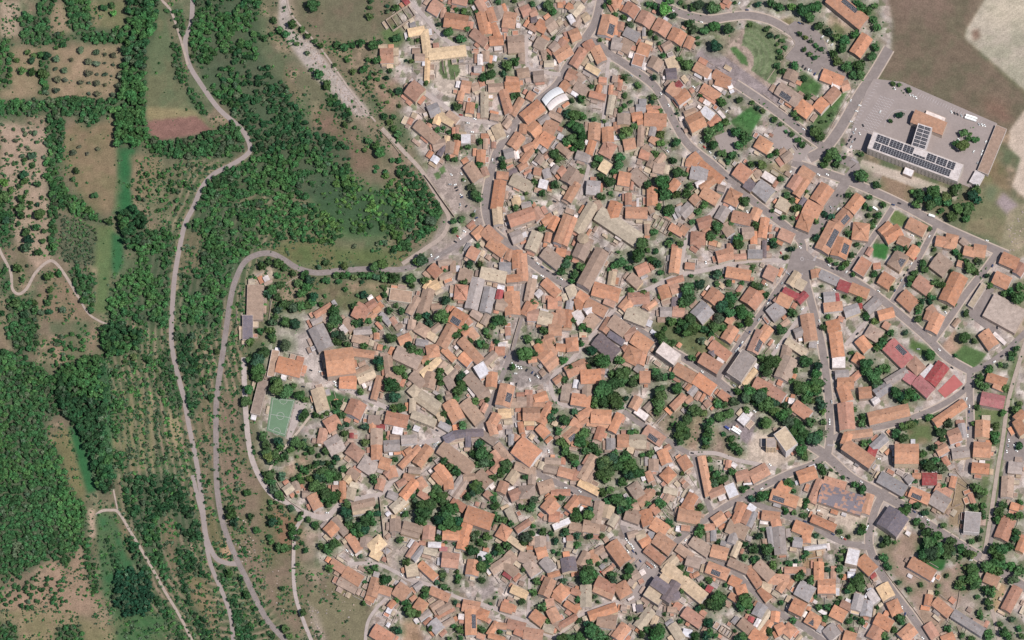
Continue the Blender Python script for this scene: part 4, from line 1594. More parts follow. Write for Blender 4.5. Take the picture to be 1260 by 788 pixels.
ROADS = [
 ('valley_road', 5.8, 'lot', [(238, -40), (237, 0), (235, 30), (228, 50), (232, 78), (248, 105), (270, 135), (298, 160), (308, 182), (302, 192), (285, 203), (262, 215), (248, 232), (238, 255), (228, 275), (222, 300), (215, 340), (212, 380), (211, 420), (216, 450), (226, 489), (233, 527), (241, 565), (248, 610), (252, 650), (256, 668), (266, 687), (279, 693), (294, 694)], 0),
 ('lower_valley_road', 5, 'lot', [(237, 585), (244, 615), (249, 634), (254, 672), (261, 700), (274, 730), (284, 760), (288, 800)], 0),
 ('cliff_road', 6.8, 'asphalt', [(360, 810), (350, 788), (330, 765), (315, 738), (304, 714), (292, 690), (279, 659), (272, 634), (267, 600), (266, 560), (266, 500), (269, 471), (274, 435), (279, 400), (283, 372), (289, 347), (300, 324), (315, 314), (333, 312), (350, 320), (366, 330), (390, 336), (420, 333), (457, 331), (490, 332), (515, 326), (540, 315), (566, 300), (590, 283)], 0),
 ('main_street', 9, 'asphalt', [(741, -30), (739, 0), (731, 30), (716, 53), (698, 82), (684, 106), (657, 128), (640, 142), (628, 162), (612, 186), (606, 205), (600, 230), (597, 255), (604, 280), (625, 300), (652, 322), (678, 340), (716, 363), (749, 384), (786, 407), (812, 424), (845, 443), (878, 465), (905, 487)], 1),
 ('upper_town_street', 9, 'asphalt', [(714, 56), (731, 51), (752, 68), (772, 81), (803, 104), (815, 122), (828, 147), (843, 173), (858, 188), (880, 205), (919, 241), (942, 260), (967, 279), (986, 298), (987, 318)], 1),
 ('east_street', 9, 'asphalt', [(987, 318), (1003, 322), (1029, 333), (1067, 356), (1100, 381), (1141, 416), (1165, 440), (1194, 457)], 1),
 ('school_street', 8, 'asphalt', [(1194, 457), (1193, 480), (1194, 520), (1193, 560), (1190, 580)], 1),
 ('court_street', 7, 'asphalt', [(1193, 472), (1182, 484), (1160, 498), (1129, 512), (1090, 524), (1045, 531), (1025, 540)], 1),
 ('railway_street', 7, 'asphalt', [(1194, 457), (1212, 450), (1237, 433), (1262, 409), (1300, 380)], 0),
 ('south_street', 9, 'asphalt', [(987, 318), (990, 338), (995, 361), (1004, 395), (1012, 430), (1018, 475), (1021, 510), (1021, 541), (1018, 560)], 1),
 ('market_street', 7, 'asphalt', [(982, 322), (972, 336), (940, 381), (907, 428), (888, 458), (882, 468)], 1),
 ('garden_lane', 5, 'lane', [(994, 378), (975, 403), (955, 431), (947, 442)], 0),
 ('west_street', 8, 'asphalt', [(1018, 560), (1000, 572), (971, 583), (920, 608), (872, 637), (833, 666), (812, 698), (802, 715)], 1),
 ('avenue', 11, 'asphalt', [(988, 542), (1018, 562), (1047, 588), (1080, 606), (1111, 623), (1145, 648), (1180, 670), (1215, 692), (1265, 726), (1300, 750)], 1),
 ('hill_street', 9, 'asphalt', [(1090, 603), (1079, 622), (1072, 645), (1069, 666), (1074, 685), (1082, 702), (1100, 730), (1123, 760), (1141, 788), (1155, 815)], 1),
 ('back_street', 7, 'asphalt', [(905, 608), (930, 620), (958, 631), (991, 644), (1009, 653), (1034, 666), (1068, 674)], 0),
 ('slope_street', 6.5, 'asphalt', [(868, 684), (882, 690), (897, 698), (913, 712), (931, 732), (956, 753), (987, 771), (1012, 788), (1030, 800)], 0),
 ('field_road', 9, 'asphalt', [(975, 200), (1000, 208), (1042, 222), (1071, 234), (1110, 252), (1158, 278), (1200, 297), (1240, 314)], 1),
 ('promenade', 12, 'asphalt', [(978, 292), (1000, 284), (1016, 265), (1040, 225), (1052, 203), (1012, 190)], 0),
 ('school_road', 12, 'asphalt', [(996, 195), (1014, 184), (1034, 158), (1057, 118), (1075, 92), (1094, 60)], 1),
 ('clinic_road', 9, 'asphalt', [(905, 103), (925, 116), (958, 139), (996, 168), (1015, 182)], 1),
 ('ring_road', 9, 'asphalt', [(800, -12), (820, 8), (842, 18), (872, 24), (897, 21), (920, 19), (945, 24), (965, 34), (985, 48)], 1),
 ('villa_street', 6, 'asphalt', [(1098, 256), (1085, 276), (1060, 312), (1037, 340)], 1), ('garden_street', 6, 'asphalt', [(1152, 276), (1140, 300), (1125, 327), (1098, 372)], 1),
 ('warehouse_street', 8, 'asphalt', [(1229, 309), (1210, 335), (1189, 361), (1169, 390), (1148, 419)], 1), ('yard_lane', 5, 'lane', [(1084, 378), (1063, 399), (1040, 425)], 0),
 ('cross_street', 6, 'lane', [(402, 466), (425, 478), (467, 498), (513, 516), (545, 534), (552, 542)], 0), ('old_street', 6, 'asphalt', [(645, 372), (640, 395), (630, 430), (620, 458), (611, 478), (604, 495), (594, 520), (588, 530)], 0),
 ('bell_street', 6, 'asphalt', [(646, 345), (644, 360), (641, 385)], 0), ('church_street', 6.5, 'lane', [(588, 529), (565, 536), (543, 541), (523, 546), (500, 572), (470, 606), (452, 612), (422, 618), (401, 636), (378, 632), (352, 618), (336, 610), (322, 592), (311, 568), (306, 545), (303, 515), (301, 480), (300, 440)], 0),
 ('long_street', 7, 'asphalt', [(597, 520), (606, 538), (622, 554), (660, 582), (701, 601), (730, 614), (752, 628), (764, 642), (772, 660), (786, 672)], 0),
 ('mid_street', 6, 'lane', [(764, 643), (795, 651), (815, 662), (826, 672)], 0), ('bend_lane', 5, 'lane', [(767, 368), (748, 390), (729, 412), (701, 445), (682, 461), (678, 478), (688, 496), (722, 504), (757, 510), (770, 498)], 0),
 ('grove_lane', 6, 'asphalt', [(768, 506), (785, 520), (808, 532), (830, 548), (852, 560)], 0), ('field_lane', 5, 'lane', [(848, 558), (880, 558), (905, 566), (930, 571), (955, 577)], 0), ('rise_street', 6, 'asphalt', [(853, 560), (858, 575), (864, 600), (872, 622), (876, 632)], 0),
 ('south_lane', 4.5, 'lane', [(430, 694), (463, 694), (485, 703), (505, 714), (529, 720), (567, 737), (600, 746), (625, 757), (649, 766), (668, 779), (684, 783), (700, 770), (714, 757), (739, 746), (765, 738), (785, 725)], 0),
 ('steep_lane', 4, 'lane', [(652, 712), (651, 740), (649, 766)], 0), ('cliff_lane', 4, 'lane', [(484, 728), (464, 748), (452, 768), (449, 800)], 0), ('north_lane', 4.5, 'lane', [(749, 71), (745, 110), (742, 150), (730, 185), (722, 215), (715, 240)], 0),
 ('cross_lane', 5, 'lane', [(648, 46), (649, 80), (665, 88), (690, 92)], 0), ('convent_lane', 6, 'lane', [(505, 98), (523, 114), (545, 130), (569, 146), (600, 150), (628, 162)], 0), ('gate_lane', 5, 'lane', [(500, 0), (516, 14), (530, 30), (545, 46), (560, 56), (578, 60)], 0),
 ('garden_alley', 5, 'lane', [(898, 226), (886, 251), (868, 270), (851, 285), (842, 304), (838, 334)], 0), ('walled_lane', 5.5, 'lane', [(745, 374), (770, 366), (800, 355), (832, 340), (871, 332), (908, 323), (940, 320), (972, 322)], 0),
 ('mountain_track', 3.6, 'dirt', [(-12, 280), (0, 309), (13, 335), (15, 355), (23, 362), (33, 355), (43, 337), (56, 324), (66, 322), (79, 337), (96, 365)], 0), ('old_track', 2.6, 'dirt', [(96, 365), (108, 385), (120, 394), (133, 400)], 0),
 ('forest_track', 3.4, 'dirt', [(118, 634), (125, 629), (135, 628), (146, 631), (162, 657), (183, 692), (203, 728), (221, 758), (238, 792)], 0), ('river_track', 2, 'dirt', [(145, 629), (140, 605), (137, 585)], 0), ('field_track', 3, 'dirt', [(196, -10), (199, 0), (211, 15), (223, 51), (231, 80)], 0),
 ('cliff_footpath', 4.6, 'lane', [(376, 632), (368, 644), (363, 656), (361, 690), (363, 730), (373, 763), (386, 795)], 0), ('garden_path', 3, 'pave', [(384, 500), (380, 514), (357, 543), (345, 557), (332, 578), (336, 596)], 0), ('viewpoint_path', 5, 'dirt', [(470, 158), (500, 190), (520, 212), (540, 246), (552, 268), (545, 290), (525, 305), (495, 325)], 0),
 ('old_railway_track', 5, 'dirt', [(1262, 420), (1256, 440), (1241, 492), (1234, 540), (1227, 582), (1212, 678), (1205, 690)], 0), ('railway_lane', 5, 'asphalt', [(1241, 565), (1234, 595), (1224, 640), (1216, 688)], 0), ('orchard_track', 5, 'dirt', [(1206, 700), (1212, 725), (1222, 755), (1232, 800)], 0),
 ('meadow_track', 2.2, 'dirt', [(352, -10), (360, 20), (395, 60), (430, 110), (462, 150)], 0)]
ROADP = np.array([(a[0], a[1], w/2) for nm, w, mt, p, pv_ in ROADS for a in smooth(p, 6)])
def roadgap(x, y): return float(np.min(np.hypot(ROADP[:, 0]-x, ROADP[:, 1]-y)-ROADP[:, 2]))
GRID = {}
def gput(r):
    for a in range(int((r['cx']-r['L']/2)//20), int((r['cx']+r['L']/2)//20)+1):
        for b in range(int((r['cy']-r['L']/2)//20), int((r['cy']+r['L']/2)//20)+1): GRID.setdefault((a, b), []).append(r)
def ghit(x, y, k=1.0): return any(inside(r, x, y, k) for r in GRID.get((int(x//20), int(y//20)), ()))
for r in rects: gput(r)
TREEP = np.array([(t[0], t[1], t[2]) for t in trees])
def corners(r): 
    ex, ey = r['ex'], (-r['ex'][1], r['ex'][0])
    return [(r['cx']+a*r['L']/2*ex[0]+b*r['W']/2*ey[0], r['cy']+a*r['L']/2*ex[1]+b*r['W']/2*ey[1]) for a, b in ((-1, -1), (1, -1), (1, 1), (-1, 1), (0, 0), (0, 1), (0, -1), (1, 0), (-1, 0))]
old = [r for r in rects if r['cx'] < 1000 or r['cy'] > 520]; nl = 0
for tries in range(26000):
    if nl >= 1100: break
    b = random.choice(old); s = random.choice((-1, 1)); L, W_ = random.uniform(4, 11), random.uniform(2.6, 6.5)
    ex, ey = b['ex'], (-b['ex'][1], b['ex'][0])
    if random.random() < .5: o = (b['cx']+ex[0]*s*(b['L']/2+W_/2+.3)+ey[0]*random.uniform(-.4, .4)*b['W'], b['cy']+ex[1]*s*(b['L']/2+W_/2+.3)+ey[1]*random.uniform(-.4, .4)*b['W']); e = ey
    else: o = (b['cx']+ey[0]*s*(b['W']/2+W_/2+.3)+ex[0]*random.uniform(-.4, .4)*b['L'], b['cy']+ey[1]*s*(b['W']/2+W_/2+.3)+ex[1]*random.uniform(-.4, .4)*b['L']); e = ex
    r = dict(cx=o[0], cy=o[1], L=max(L, W_), W=min(L, W_), ex=e if L > W_ else (-e[1], e[0]), A=L*W_, fl=random.choice(('', '', '', 'f')), c=random.choice('bbbrrottgw'), g=None, h=random.uniform(2.3, 3.6), pitch=.2, hip=False)
    if any(ghit(x, y) for x, y in corners(r)) or min(roadgap(x, y) for x, y in corners(r)) < .8 or np.any(np.hypot(TREEP[:, 0]-o[0], TREEP[:, 1]-o[1]) < TREEP[:, 2]*.8+1.5): continue
    r['rc'] = alb(jit(ROOF[r['c']], .1)); r['wc'] = alb(jit(random.choice(WALLS), .05)); gput(r); nl += 1
    house_geo(r, mass, mass, (0, 0), 0, 1)
# garden and yard walls between the small plots
def NEAR(x, y):
    a, b = int(x//20), int(y//20); L_ = [r for i in (-1, 0, 1) for j in (-1, 0, 1) for r in GRID.get((a+i, b+j), ())]
    return L_ or [dict(cx=9e9, cy=9e9, L=0)]
gw = MB(); nw = 0
for tries in range(20000):
    if nw >= 900: break
    b = random.choice(old); ex = b['ex'] if random.random() < .5 else (-b['ex'][1], b['ex'][0]); l = random.uniform(6, 20); x0, y0 = b['cx']+random.uniform(-1, 1)*(b['L']/2+7), b['cy']+random.uniform(-1, 1)*(b['L']/2+7)
    P_ = [(x0+ex[0]*l*k/5, y0+ex[1]*l*k/5) for k in range(6)]
    if any(ghit(x, y, 1.05) for x, y in P_) or any(roadgap(x, y) < 1 for x, y in P_): continue
    if any(min(math.hypot(x-r['cx'], y-r['cy'])-r['L']/2 for r in NEAR(x, y)) > 5 for x, y in (P_[0], P_[-1])): continue
    A, B = ground(*P_[0]), ground(*P_[-1]); q = math.hypot(B[0]-A[0], B[1]-A[1]); e = ((B[0]-A[0])/q, (B[1]-A[1])/q)
    gw.box(((A[0]+B[0])/2, (A[1]+B[1])/2), (e[0]*q/2, e[1]*q/2), (-e[1]*.2, e[0]*.2), 0, random.uniform(1.2, 2.4), alb(jit((188, 174, 156), .08))); nw += 1
tag(link('plot_wall_fabric', gw.mesh('plot_wall_fabric', [M['wall']])), kind='stuff')
tag(link('small_house_fabric', mass.mesh('small_house_fabric', [M['wall'], M['roof']])), kind='stuff')

# ------------------------------------------------------------------ composite buildings
GRP = dict(convent=('convent', 'pale yellow-roofed convent with three wings round a lawn', 'convent'), corner=('corner_building', 'tall orange-tiled corner block bent round the tree-lined crossroads', 'building'),
 modern=('office_block', 'stepped pale modern office block beside the avenue of trees', 'office block'), courtyard=('courtyard_building', 'tan-roofed building round a narrow courtyard above the forked lane', 'building'),
 awning=('market_awning', 'long white and grey awning beside the main street', 'awning'), monastery=('monastery', 'tan-roofed monastery with two wings meeting at a corner', 'monastery'),
 market=('market_hall', 'bright orange market hall with twin parallel ridges', 'market hall'), curved=('curved_church', 'curved dark-roofed church building with a straight nave at the street corner', 'church'),
 southchurch=('church', 'grey slate-roofed church with a rounded apse on the piazza', 'church'), school=('school', 'large flat-roofed school covered in solar panels', 'school'), navechurch=('church', 'long brown-roofed church with an octagonal dome beside the monastery', 'church'))
groups = {}
for r in rects:
    if r['g']: groups.setdefault(r['g'], []).append(r)
def ngon(px, py, rad, n, z): 
    c = ground(px, py, z); return [(c[0]+rad*math.cos(2*math.pi*k/n+.2), c[1]+rad*math.sin(2*math.pi*k/n+.2)) for k in range(n)]
for g, rs in groups.items():
    nm, lab, cat = GRP[g]; b = rs[0]; c = ground(b['cx'], b['cy'], b['h']); root = empty(nm, (c[0], c[1], 0)); tag(root, lab, cat)
    for k, r in enumerate(rs):
        if g == 'awning':
            mb = MB(); N = 14
            ex, ey = r['ex'], (-r['ex'][1], r['ex'][0])
            def pt(s, t):
                bow = 2.6*(1-(2*s-1)**2)*-1.0
                z = 4.2+1.2*math.sin(math.pi*t) + (.25 if int(s*N) % 2 else 0)
                x = r['cx']+(s-.5)*r['L']*ex[0]+((t-.5)*r['W']+bow)*ey[0]; y = r['cy']+(s-.5)*r['L']*ex[1]+((t-.5)*r['W']+bow)*ey[1]
                w = ground(x, y, z); return (w[0]-c[0], w[1]-c[1], z)
            for a in range(N):
                for e in range(5): mb.poly([pt(a/N, e/5), pt((a+1)/N, e/5), pt((a+1)/N, (e+1)/5), pt(a/N, (e+1)/5)], r['rc'])
            link('canopy', mb.mesh('canopy', [M['canvas'] if r['c'] == 'w' else M['alu']]), root)
            for s in (.04, .35, .65, .96):
                p = pt(s, .5); pm = MB(); pm.box((p[0], p[1]), (.12, 0), (0, .12), 0, p[2]-.05); link('post', pm.mesh('post', [M['alu']]), root)
            continue
        info, ro = build_house(r, root, 0 if g in ('southchurch', 'navechurch', 'curved', 'school') else 12)
        if g == 'school':
            if r['c'] == 'w':
                i = [(*p, r['h']+.02) for p in info['flat']]
                ln = math.hypot(i[1][0]-i[0][0], i[1][1]-i[0][1])
                if k < 3 and r['L'] > 60:
                    for f0, f1, t0, t1 in ((.13, .90, .08, .46), (.05, .12, .08, .46), (.05, .19, .52, .93), (.2, .34, .52, .93), (.35, .46, .52, .93), (.47, .6, .5, .62), (.61, .71, .52, .93), (.72, .83, .52, .93), (.84, .92, .52, .93)):
                        link('solar_panel', panel_mesh(i, (f0, f1), (t0, t1), .5, (3.4, 2.2)), ro)
                    q = info['q']; n = 0
                    for a, b2 in ((q[j], q[(j+1) % 4]) for j in range(4)):
                        l = math.hypot(b2[0]-a[0], b2[1]-a[1]); nx, ny = (b2[1]-a[1])/l, -(b2[0]-a[0])/l
                        if ny > -.3 or l < 60: continue
                        for f in range(4):
                            for j in range(24):
                                t = (j+.5)/24; o = link('window', WIN, root, (a[0]+(b2[0]-a[0])*t+nx*.05, a[1]+(b2[1]-a[1])*t+ny*.05, 1.8+3.05*f)); o.rotation_euler.z = math.atan2(ny, nx)+math.pi/2; o.scale = (1.7, 1, 1)
                else:
                    for t0, t1 in ((.06, .48), (.52, .94)):
                        for j in range(6): link('solar_panel', panel_mesh(i, (.04+j*.16, .17+j*.16), (t0, t1), .4, (1.7, 1.1)), ro)
        if g == 'southchurch' and r is rs[0]:
            mb, rb = MB(), MB(); q = ngon(720+865/7.875, 690+335/7.875, 7.2, 20, 11); q = [(x-c[0], y-c[1]) for x, y in q]
            mb.prism(q, 0, 11, r['wc']); cc = (sum(x for x, y in q)/20, sum(y for x, y in q)/20)
            for j in range(20):
                a, b2 = q[j], q[(j+1) % 20]; rb.poly([(cc[0]+(a[0]-cc[0])*1.05, cc[1]+(a[1]-cc[1])*1.05, 11.05), (cc[0]+(b2[0]-cc[0])*1.05, cc[1]+(b2[1]-cc[1])*1.05, 11.05), (cc[0], cc[1], 13.4)], alb(ROOF['k'], 1.1))
            link('apse', mb.mesh('apse', [M['wall']]), root); link('apse_roof', rb.mesh('apse_roof', [M['roof']]), root)
        if g == 'navechurch' and r is rs[0]:
            mb, rb = MB(), MB(); q = [(x-c[0], y-c[1]) for x, y in ngon(640+610/7.875, 270+185/7.875, 7.2, 8, 11)]
            mb.prism(q, 0, 11, alb((190, 172, 146))); cc = (sum(x for x, y in q)/8, sum(y for x, y in q)/8)
            for j in range(8):
                a, b2 = q[j], q[(j+1) % 8]; rb.poly([(cc[0]+(a[0]-cc[0])*1.06, cc[1]+(a[1]-cc[1])*1.06, 11.05), (cc[0]+(b2[0]-cc[0])*1.06, cc[1]+(b2[1]-cc[1])*1.06, 11.05), (cc[0], cc[1], 14.2)], alb((176, 158, 130)))
            link('drum', mb.mesh('drum', [M['wall']]), root); link('dome_roof', rb.mesh('dome_roof', [M['roof']]), root)

DK, MD, LT, OL, CN = (.021, .064, .026), (.032, .088, .033), (.055, .140, .042), (.058, .090, .052), (.014, .052, .027)
WOODS = {
 'poplar_belt': [([(157, -10), (196, -10), (191, 42), (181, 62), (178, 120), (180, 168), (170, 186), (158, 180), (143, 186), (143, 158), (150, 100), (154, 50)], 6.0, 3.4, 5.2, DK), ([(68, 462), (100, 444), (122, 440), (130, 460), (131, 492), (126, 520), (136, 560), (140, 604), (128, 612), (118, 600), (108, 560), (95, 530), (75, 510)], 5.6, 3.2, 4.6, DK), ([(125, 408), (150, 400), (178, 414), (170, 432), (150, 438), (132, 442), (126, 425)], 6, 3.4, 5, DK), ([(142, 262), (170, 258), (180, 280), (176, 310), (160, 312), (150, 288)], 6, 3.4, 4.8, DK)],
 'conifer_stand': [([(142, 708), (160, 700), (184, 714), (190, 738), (180, 760), (152, 760), (140, 745)], 4.6, 2.4, 3.4, CN), ([(160, 656), (172, 680), (190, 712), (182, 716), (166, 690), (157, 668)], 5, 2.4, 3.6, DK)],
 'western_forest': [([(-20, 425), (30, 440), (52, 455), (70, 470), (74, 510), (56, 520), (60, 545), (76, 560), (82, 592), (104, 625), (107, 652), (100, 668), (80, 702), (74, 690), (58, 690), (30, 705), (-20, 715)], 5.6, 2.6, 4.2, MD), ([(10, 366), (44, 372), (48, 430), (20, 440), (8, 410)], 6.4, 2.8, 4.2, MD), ([(85, 326), (118, 340), (116, 378), (100, 372), (90, 350)], 5.6, 2.8, 4.2, MD), ([(60, 428), (88, 405), (112, 412), (100, 440), (72, 455)], 7.5, 2.6, 4, MD), ([(-20, 708), (80, 708), (86, 745), (50, 752), (-20, 750)], 7.5, 2.4, 3.8, MD), ([(-20, 765), (20, 768), (26, 800), (-20, 800)], 6, 2.6, 4, MD), ([(70, 770), (100, 770), (106, 800), (66, 800)], 6.5, 2.6, 4, MD), ([(100, 665), (110, 662), (122, 725), (116, 735), (108, 710)], 4.6, 2, 3, MD), ([(0, 320), (10, 330), (12, 360), (0, 366)], 6, 2.2, 3.4, MD)],
 'north_west_scrub': [([(24, 18), (45, 20), (62, 40), (84, 46), (86, 60), (66, 56), (40, 58), (26, 52)], 6.2, 2.6, 4.4, MD), ([(46, -10), (76, -10), (64, 10), (58, 45), (48, 36)], 6, 2.4, 4, MD), ([(76, -10), (108, -10), (112, 34), (152, 36), (152, 54), (110, 54), (96, 46), (84, 24)], 6.2, 2.8, 4.6, MD), ([(-20, 125), (60, 122), (142, 124), (140, 138), (108, 160), (92, 146), (60, 140), (-20, 148)], 6, 2.8, 4.6, MD), ([(58, 140), (80, 146), (76, 200), (58, 200)], 6.2, 2.8, 4.6, MD), ([(54, 196), (68, 196), (80, 232), (100, 250), (126, 268), (128, 278), (100, 270), (82, 256), (62, 262)], 5.6, 2.6, 4.4, MD), ([(62, 262), (70, 264), (70, 316), (60, 314)], 5.2, 2.2, 3.6, MD), ([(48, 62), (62, 64), (62, 118), (48, 120)], 6, 2.6, 4, MD), ([(-20, 50), (12, 50), (14, 110), (-20, 110)], 6.4, 2.6, 4.2, MD), ([(-20, 150), (55, 150), (58, 200), (30, 215), (-20, 230)], 9.5, 2.2, 3.8, OL), ([(-20, 232), (14, 236), (18, 300), (-20, 310)], 6.4, 2.6, 4.4, MD), ([(178, 166), (200, 175), (235, 170), (262, 164), (286, 152), (302, 165), (303, 184), (284, 195), (240, 196), (205, 196), (182, 186)], 6, 2.8, 4.8, MD), ([(210, 52), (222, 60), (230, 104), (216, 100)], 4.6, 2.0, 3.2, MD), ([(228, 102), (240, 115), (256, 140), (248, 146), (234, 124)], 5, 2.2, 3.6, MD), ([(200, 12), (226, 14), (228, 48), (220, 44), (212, 22)], 5, 2.2, 3.6, MD)],
 'orchard_rows': [([(72, 262), (120, 282), (116, 326), (96, 328), (74, 320)], 4.6, 1.5, 2.3, OL), ([(170, 205), (212, 215), (208, 268), (180, 268), (168, 240)], 9, 2.4, 4, MD), ([(206, 205), (240, 200), (232, 232), (218, 262), (210, 240)], 8, 2.4, 4, MD), ([(140, 440), (200, 440), (205, 470), (140, 476)], 12, 1.8, 3.4, MD), ([(136, 480), (152, 492), (150, 540), (138, 540)], 5.6, 2.4, 3.6, MD), ([(138, 548), (154, 560), (158, 580), (142, 580)], 5.6, 2.4, 3.6, MD)] + [([(a, 470), (a+3, 470), (a+5, 575), (a+2, 575)], 4.6, 1.2, 2.2, OL) for a in (155, 166, 178, 190)] + [([(196, 430), (212, 436), (224, 500), (216, 520), (200, 470)], 6, 1.8, 3.2, MD)],
 'gorge_wood': [([(240, -20), (320, -20), (318, 60), (330, 85), (352, 108), (375, 145), (392, 185), (398, 200), (345, 200), (312, 198), (308, 170), (292, 148), (258, 108), (236, 76), (234, 40)], 6.4, 2.6, 4.6, DK), ([(306, 196), (400, 196), (430, 205), (440, 236), (400, 240), (380, 240), (330, 236), (300, 245), (255, 255), (232, 262), (248, 232), (272, 212)], 6.0, 2.8, 4.8, MD), ([(330, 236), (390, 240), (395, 262), (440, 285), (440, 308), (400, 300), (350, 296), (325, 290), (300, 290), (300, 262)], 6.0, 2.6, 4.4, MD), ([(440, 200), (490, 196), (522, 226), (545, 256), (535, 286), (510, 300), (504, 312), (440, 312), (440, 285), (480, 262), (470, 235)], 6.4, 2.8, 4.8, MD), ([(440, 255), (520, 240), (505, 285), (445, 290)], 5.4, 1.6, 3.4, LT), ([(372, 232), (440, 232), (478, 238), (475, 262), (440, 292), (400, 268)], 5.6, 1.5, 3.2, LT), ([(398, 118), (415, 118), (434, 144), (430, 152), (408, 138)], 5.4, 2.4, 3.8, DK), ([(384, 160), (396, 158), (408, 190), (398, 196)], 5.6, 2.4, 3.8, DK), ([(395, 165), (430, 178), (432, 200), (402, 198)], 6.2, 2.6, 4, DK)],
 'slope_wood': [([(222, 282), (252, 254), (316, 250), (318, 302), (292, 328), (278, 365), (270, 405), (222, 405), (228, 340), (250, 330), (250, 285)], 6.6, 2.6, 4.6, MD), ([(178, 286), (205, 280), (216, 288), (210, 320), (206, 400), (180, 404), (160, 392), (150, 404), (134, 396), (132, 372), (146, 345), (168, 328)], 6.6, 2.6, 4.6, MD), ([(216, 405), (232, 405), (234, 430), (244, 445), (246, 500), (238, 515), (230, 500), (228, 470), (218, 440)], 5.6, 2.4, 4, DK), ([(244, 410), (262, 415), (258, 500), (250, 520), (246, 470)], 7, 2, 3.4, MD), ([(152, 586), (214, 586), (226, 602), (236, 622), (246, 650), (246, 668), (226, 664), (214, 640), (204, 628), (196, 650), (204, 696), (192, 692), (175, 660), (160, 640), (155, 612)], 6.2, 2.6, 4.4, DK), ([(214, 664), (236, 680), (256, 712), (242, 710), (226, 700), (236, 740), (252, 762), (268, 800), (252, 795), (234, 755), (222, 720)], 5.2, 2, 3.4, DK), ([(172, 662), (186, 668), (212, 712), (204, 716), (186, 690)], 5.6, 2.2, 3.8, MD), ([(188, 735), (204, 740), (234, 795), (222, 795), (205, 765)], 6, 2.2, 3.6, DK), ([(280, 738), (290, 740), (318, 800), (300, 800), (286, 770)], 4.4, 2, 3, DK), ([(263, 695), (275, 698), (285, 712), (278, 720)], 4.6, 1.8, 3, MD), ([(294, 488), (302, 492), (306, 530), (314, 560), (306, 562), (297, 530)], 5, 1.8, 3.2, DK), ([(130, 662), (150, 690), (152, 708), (140, 700)], 4.8, 2.2, 3.4, DK), ([(430, 325), (470, 335), (495, 340), (495, 346), (455, 344), (410, 345)], 4.6, 1.6, 2.8, MD)]}
# ------------------------------------------------------------------ ground raster
STEP = 1.4; X0, X1, Y0, Y1 = -80, 1340, -80, 870
xs = np.arange(X0, X1+.1, STEP); ys = np.arange(Y0, Y1+.1, STEP); NX, NY = len(xs), len(ys)
GX, GY = np.meshgrid(xs, ys)
def pmask(poly):
    p = np.array(poly, float); m = np.zeros((NY, NX), bool)
    i0, i1 = max(0, int((p[:, 0].min()-X0)/STEP)), min(NX, int((p[:, 0].max()-X0)/STEP)+2); j0, j1 = max(0, int((p[:, 1].min()-Y0)/STEP)), min(NY, int((p[:, 1].max()-Y0)/STEP)+2)
    if i1 <= i0 or j1 <= j0: return m
    x, y = GX[j0:j1, i0:i1], GY[j0:j1, i0:i1]; ins = np.zeros(x.shape, bool)
    for k in range(len(p)):
        a, b = p[k], p[k-1]
        if a[1] == b[1]: continue
        ins ^= ((a[1] > y) != (b[1] > y)) & (x < (b[0]-a[0])*(y-a[1])/(b[1]-a[1])+a[0])
    m[j0:j1, i0:i1] = ins; return m
def blur(a, px):
    s = px/STEP
    if s < .3: return a
    n = int(3*s)+1; k = np.exp(-.5*(np.arange(-n, n+1)/s)**2); k /= k.sum(); a = a.astype(float)
    P = np.pad(a, ((n, n), (0, 0)), 'edge'); a = sum(k[i]*P[i:i+a.shape[0]] for i in range(2*n+1))
    P = np.pad(a, ((0, 0), (n, n)), 'edge'); return sum(k[i]*P[:, i:i+a.shape[1]] for i in range(2*n+1))
def vnoise(cell, seed, octv=3):
    r = np.random.default_rng(seed); out = np.zeros((NY, NX)); amp = 1; tot = 0
    for o in range(octv):
        c = cell/2**o; gx, gy = (GX-X0)/c, (GY-Y0)/c; g = r.random((int(gy.max())+3, int(gx.max())+3)); i, j = gx.astype(int), gy.astype(int); fx, fy = gx-i, gy-j
        fx = fx*fx*(3-2*fx); fy = fy*fy*(3-2*fy)
        out += amp*((g[j, i]*(1-fx)+g[j, i+1]*fx)*(1-fy)+(g[j+1, i]*(1-fx)+g[j+1, i+1]*fx)*fy); tot += amp; amp *= .55
    return out/tot
G = np.zeros((NY, NX, 3))
def lay(mask, col, k=1.0):
    global G
    w = (mask*k)[..., None]; G = G*(1-w)+np.array(col, float)*w
n1, n2, n3, n4 = vnoise(60, 1), vnoise(18, 2), vnoise(9, 3), vnoise(30, 4)
sm = lambda n, a, b: np.clip((n-a)/(b-a), 0, 1)
G[:] = (126, 114, 92)
lay(sm(n2, .45, .65), (118, 112, 84), .75); lay(sm(n3, .55, .7), (172, 148, 122), .55); lay(sm(n1, .45, .65), (102, 108, 78), .6); lay(sm(n4, .5, .68), (86, 104, 72), .65)
def area(poly, col, feather=2, k=1.0, var=None, vk=.5):
    m = blur(pmask(poly), feather); lay(m, col, k)
    if var: lay(m*sm(n2, .42, .66), var, vk)
    return m
VR = np.array(smooth([r_ for r_ in ROADS if r_[0] == 'valley_road'][0][3], 3)); vd = np.full((NY, NX), 999.0); zz = (GX < 400)
vd[zz] = np.min(np.hypot(GX[zz][:, None]-VR[None, :, 0], GY[zz][:, None]-VR[None, :, 1]), axis=1)
terr = .5+.5*np.sin((vd+5*n4)*2*math.pi/8.5); tz = blur(pmask([(128, 395), (212, 270), (225, 200), (330, 190), (340, 300), (300, 420), (300, 600), (350, 800), (150, 800), (150, 620), (128, 480)]), 8)
lay(tz*sm(terr, .4, .7), (84, 98, 66), .8); lay(tz*sm(1-terr, .72, .92), (160, 142, 116), .6)
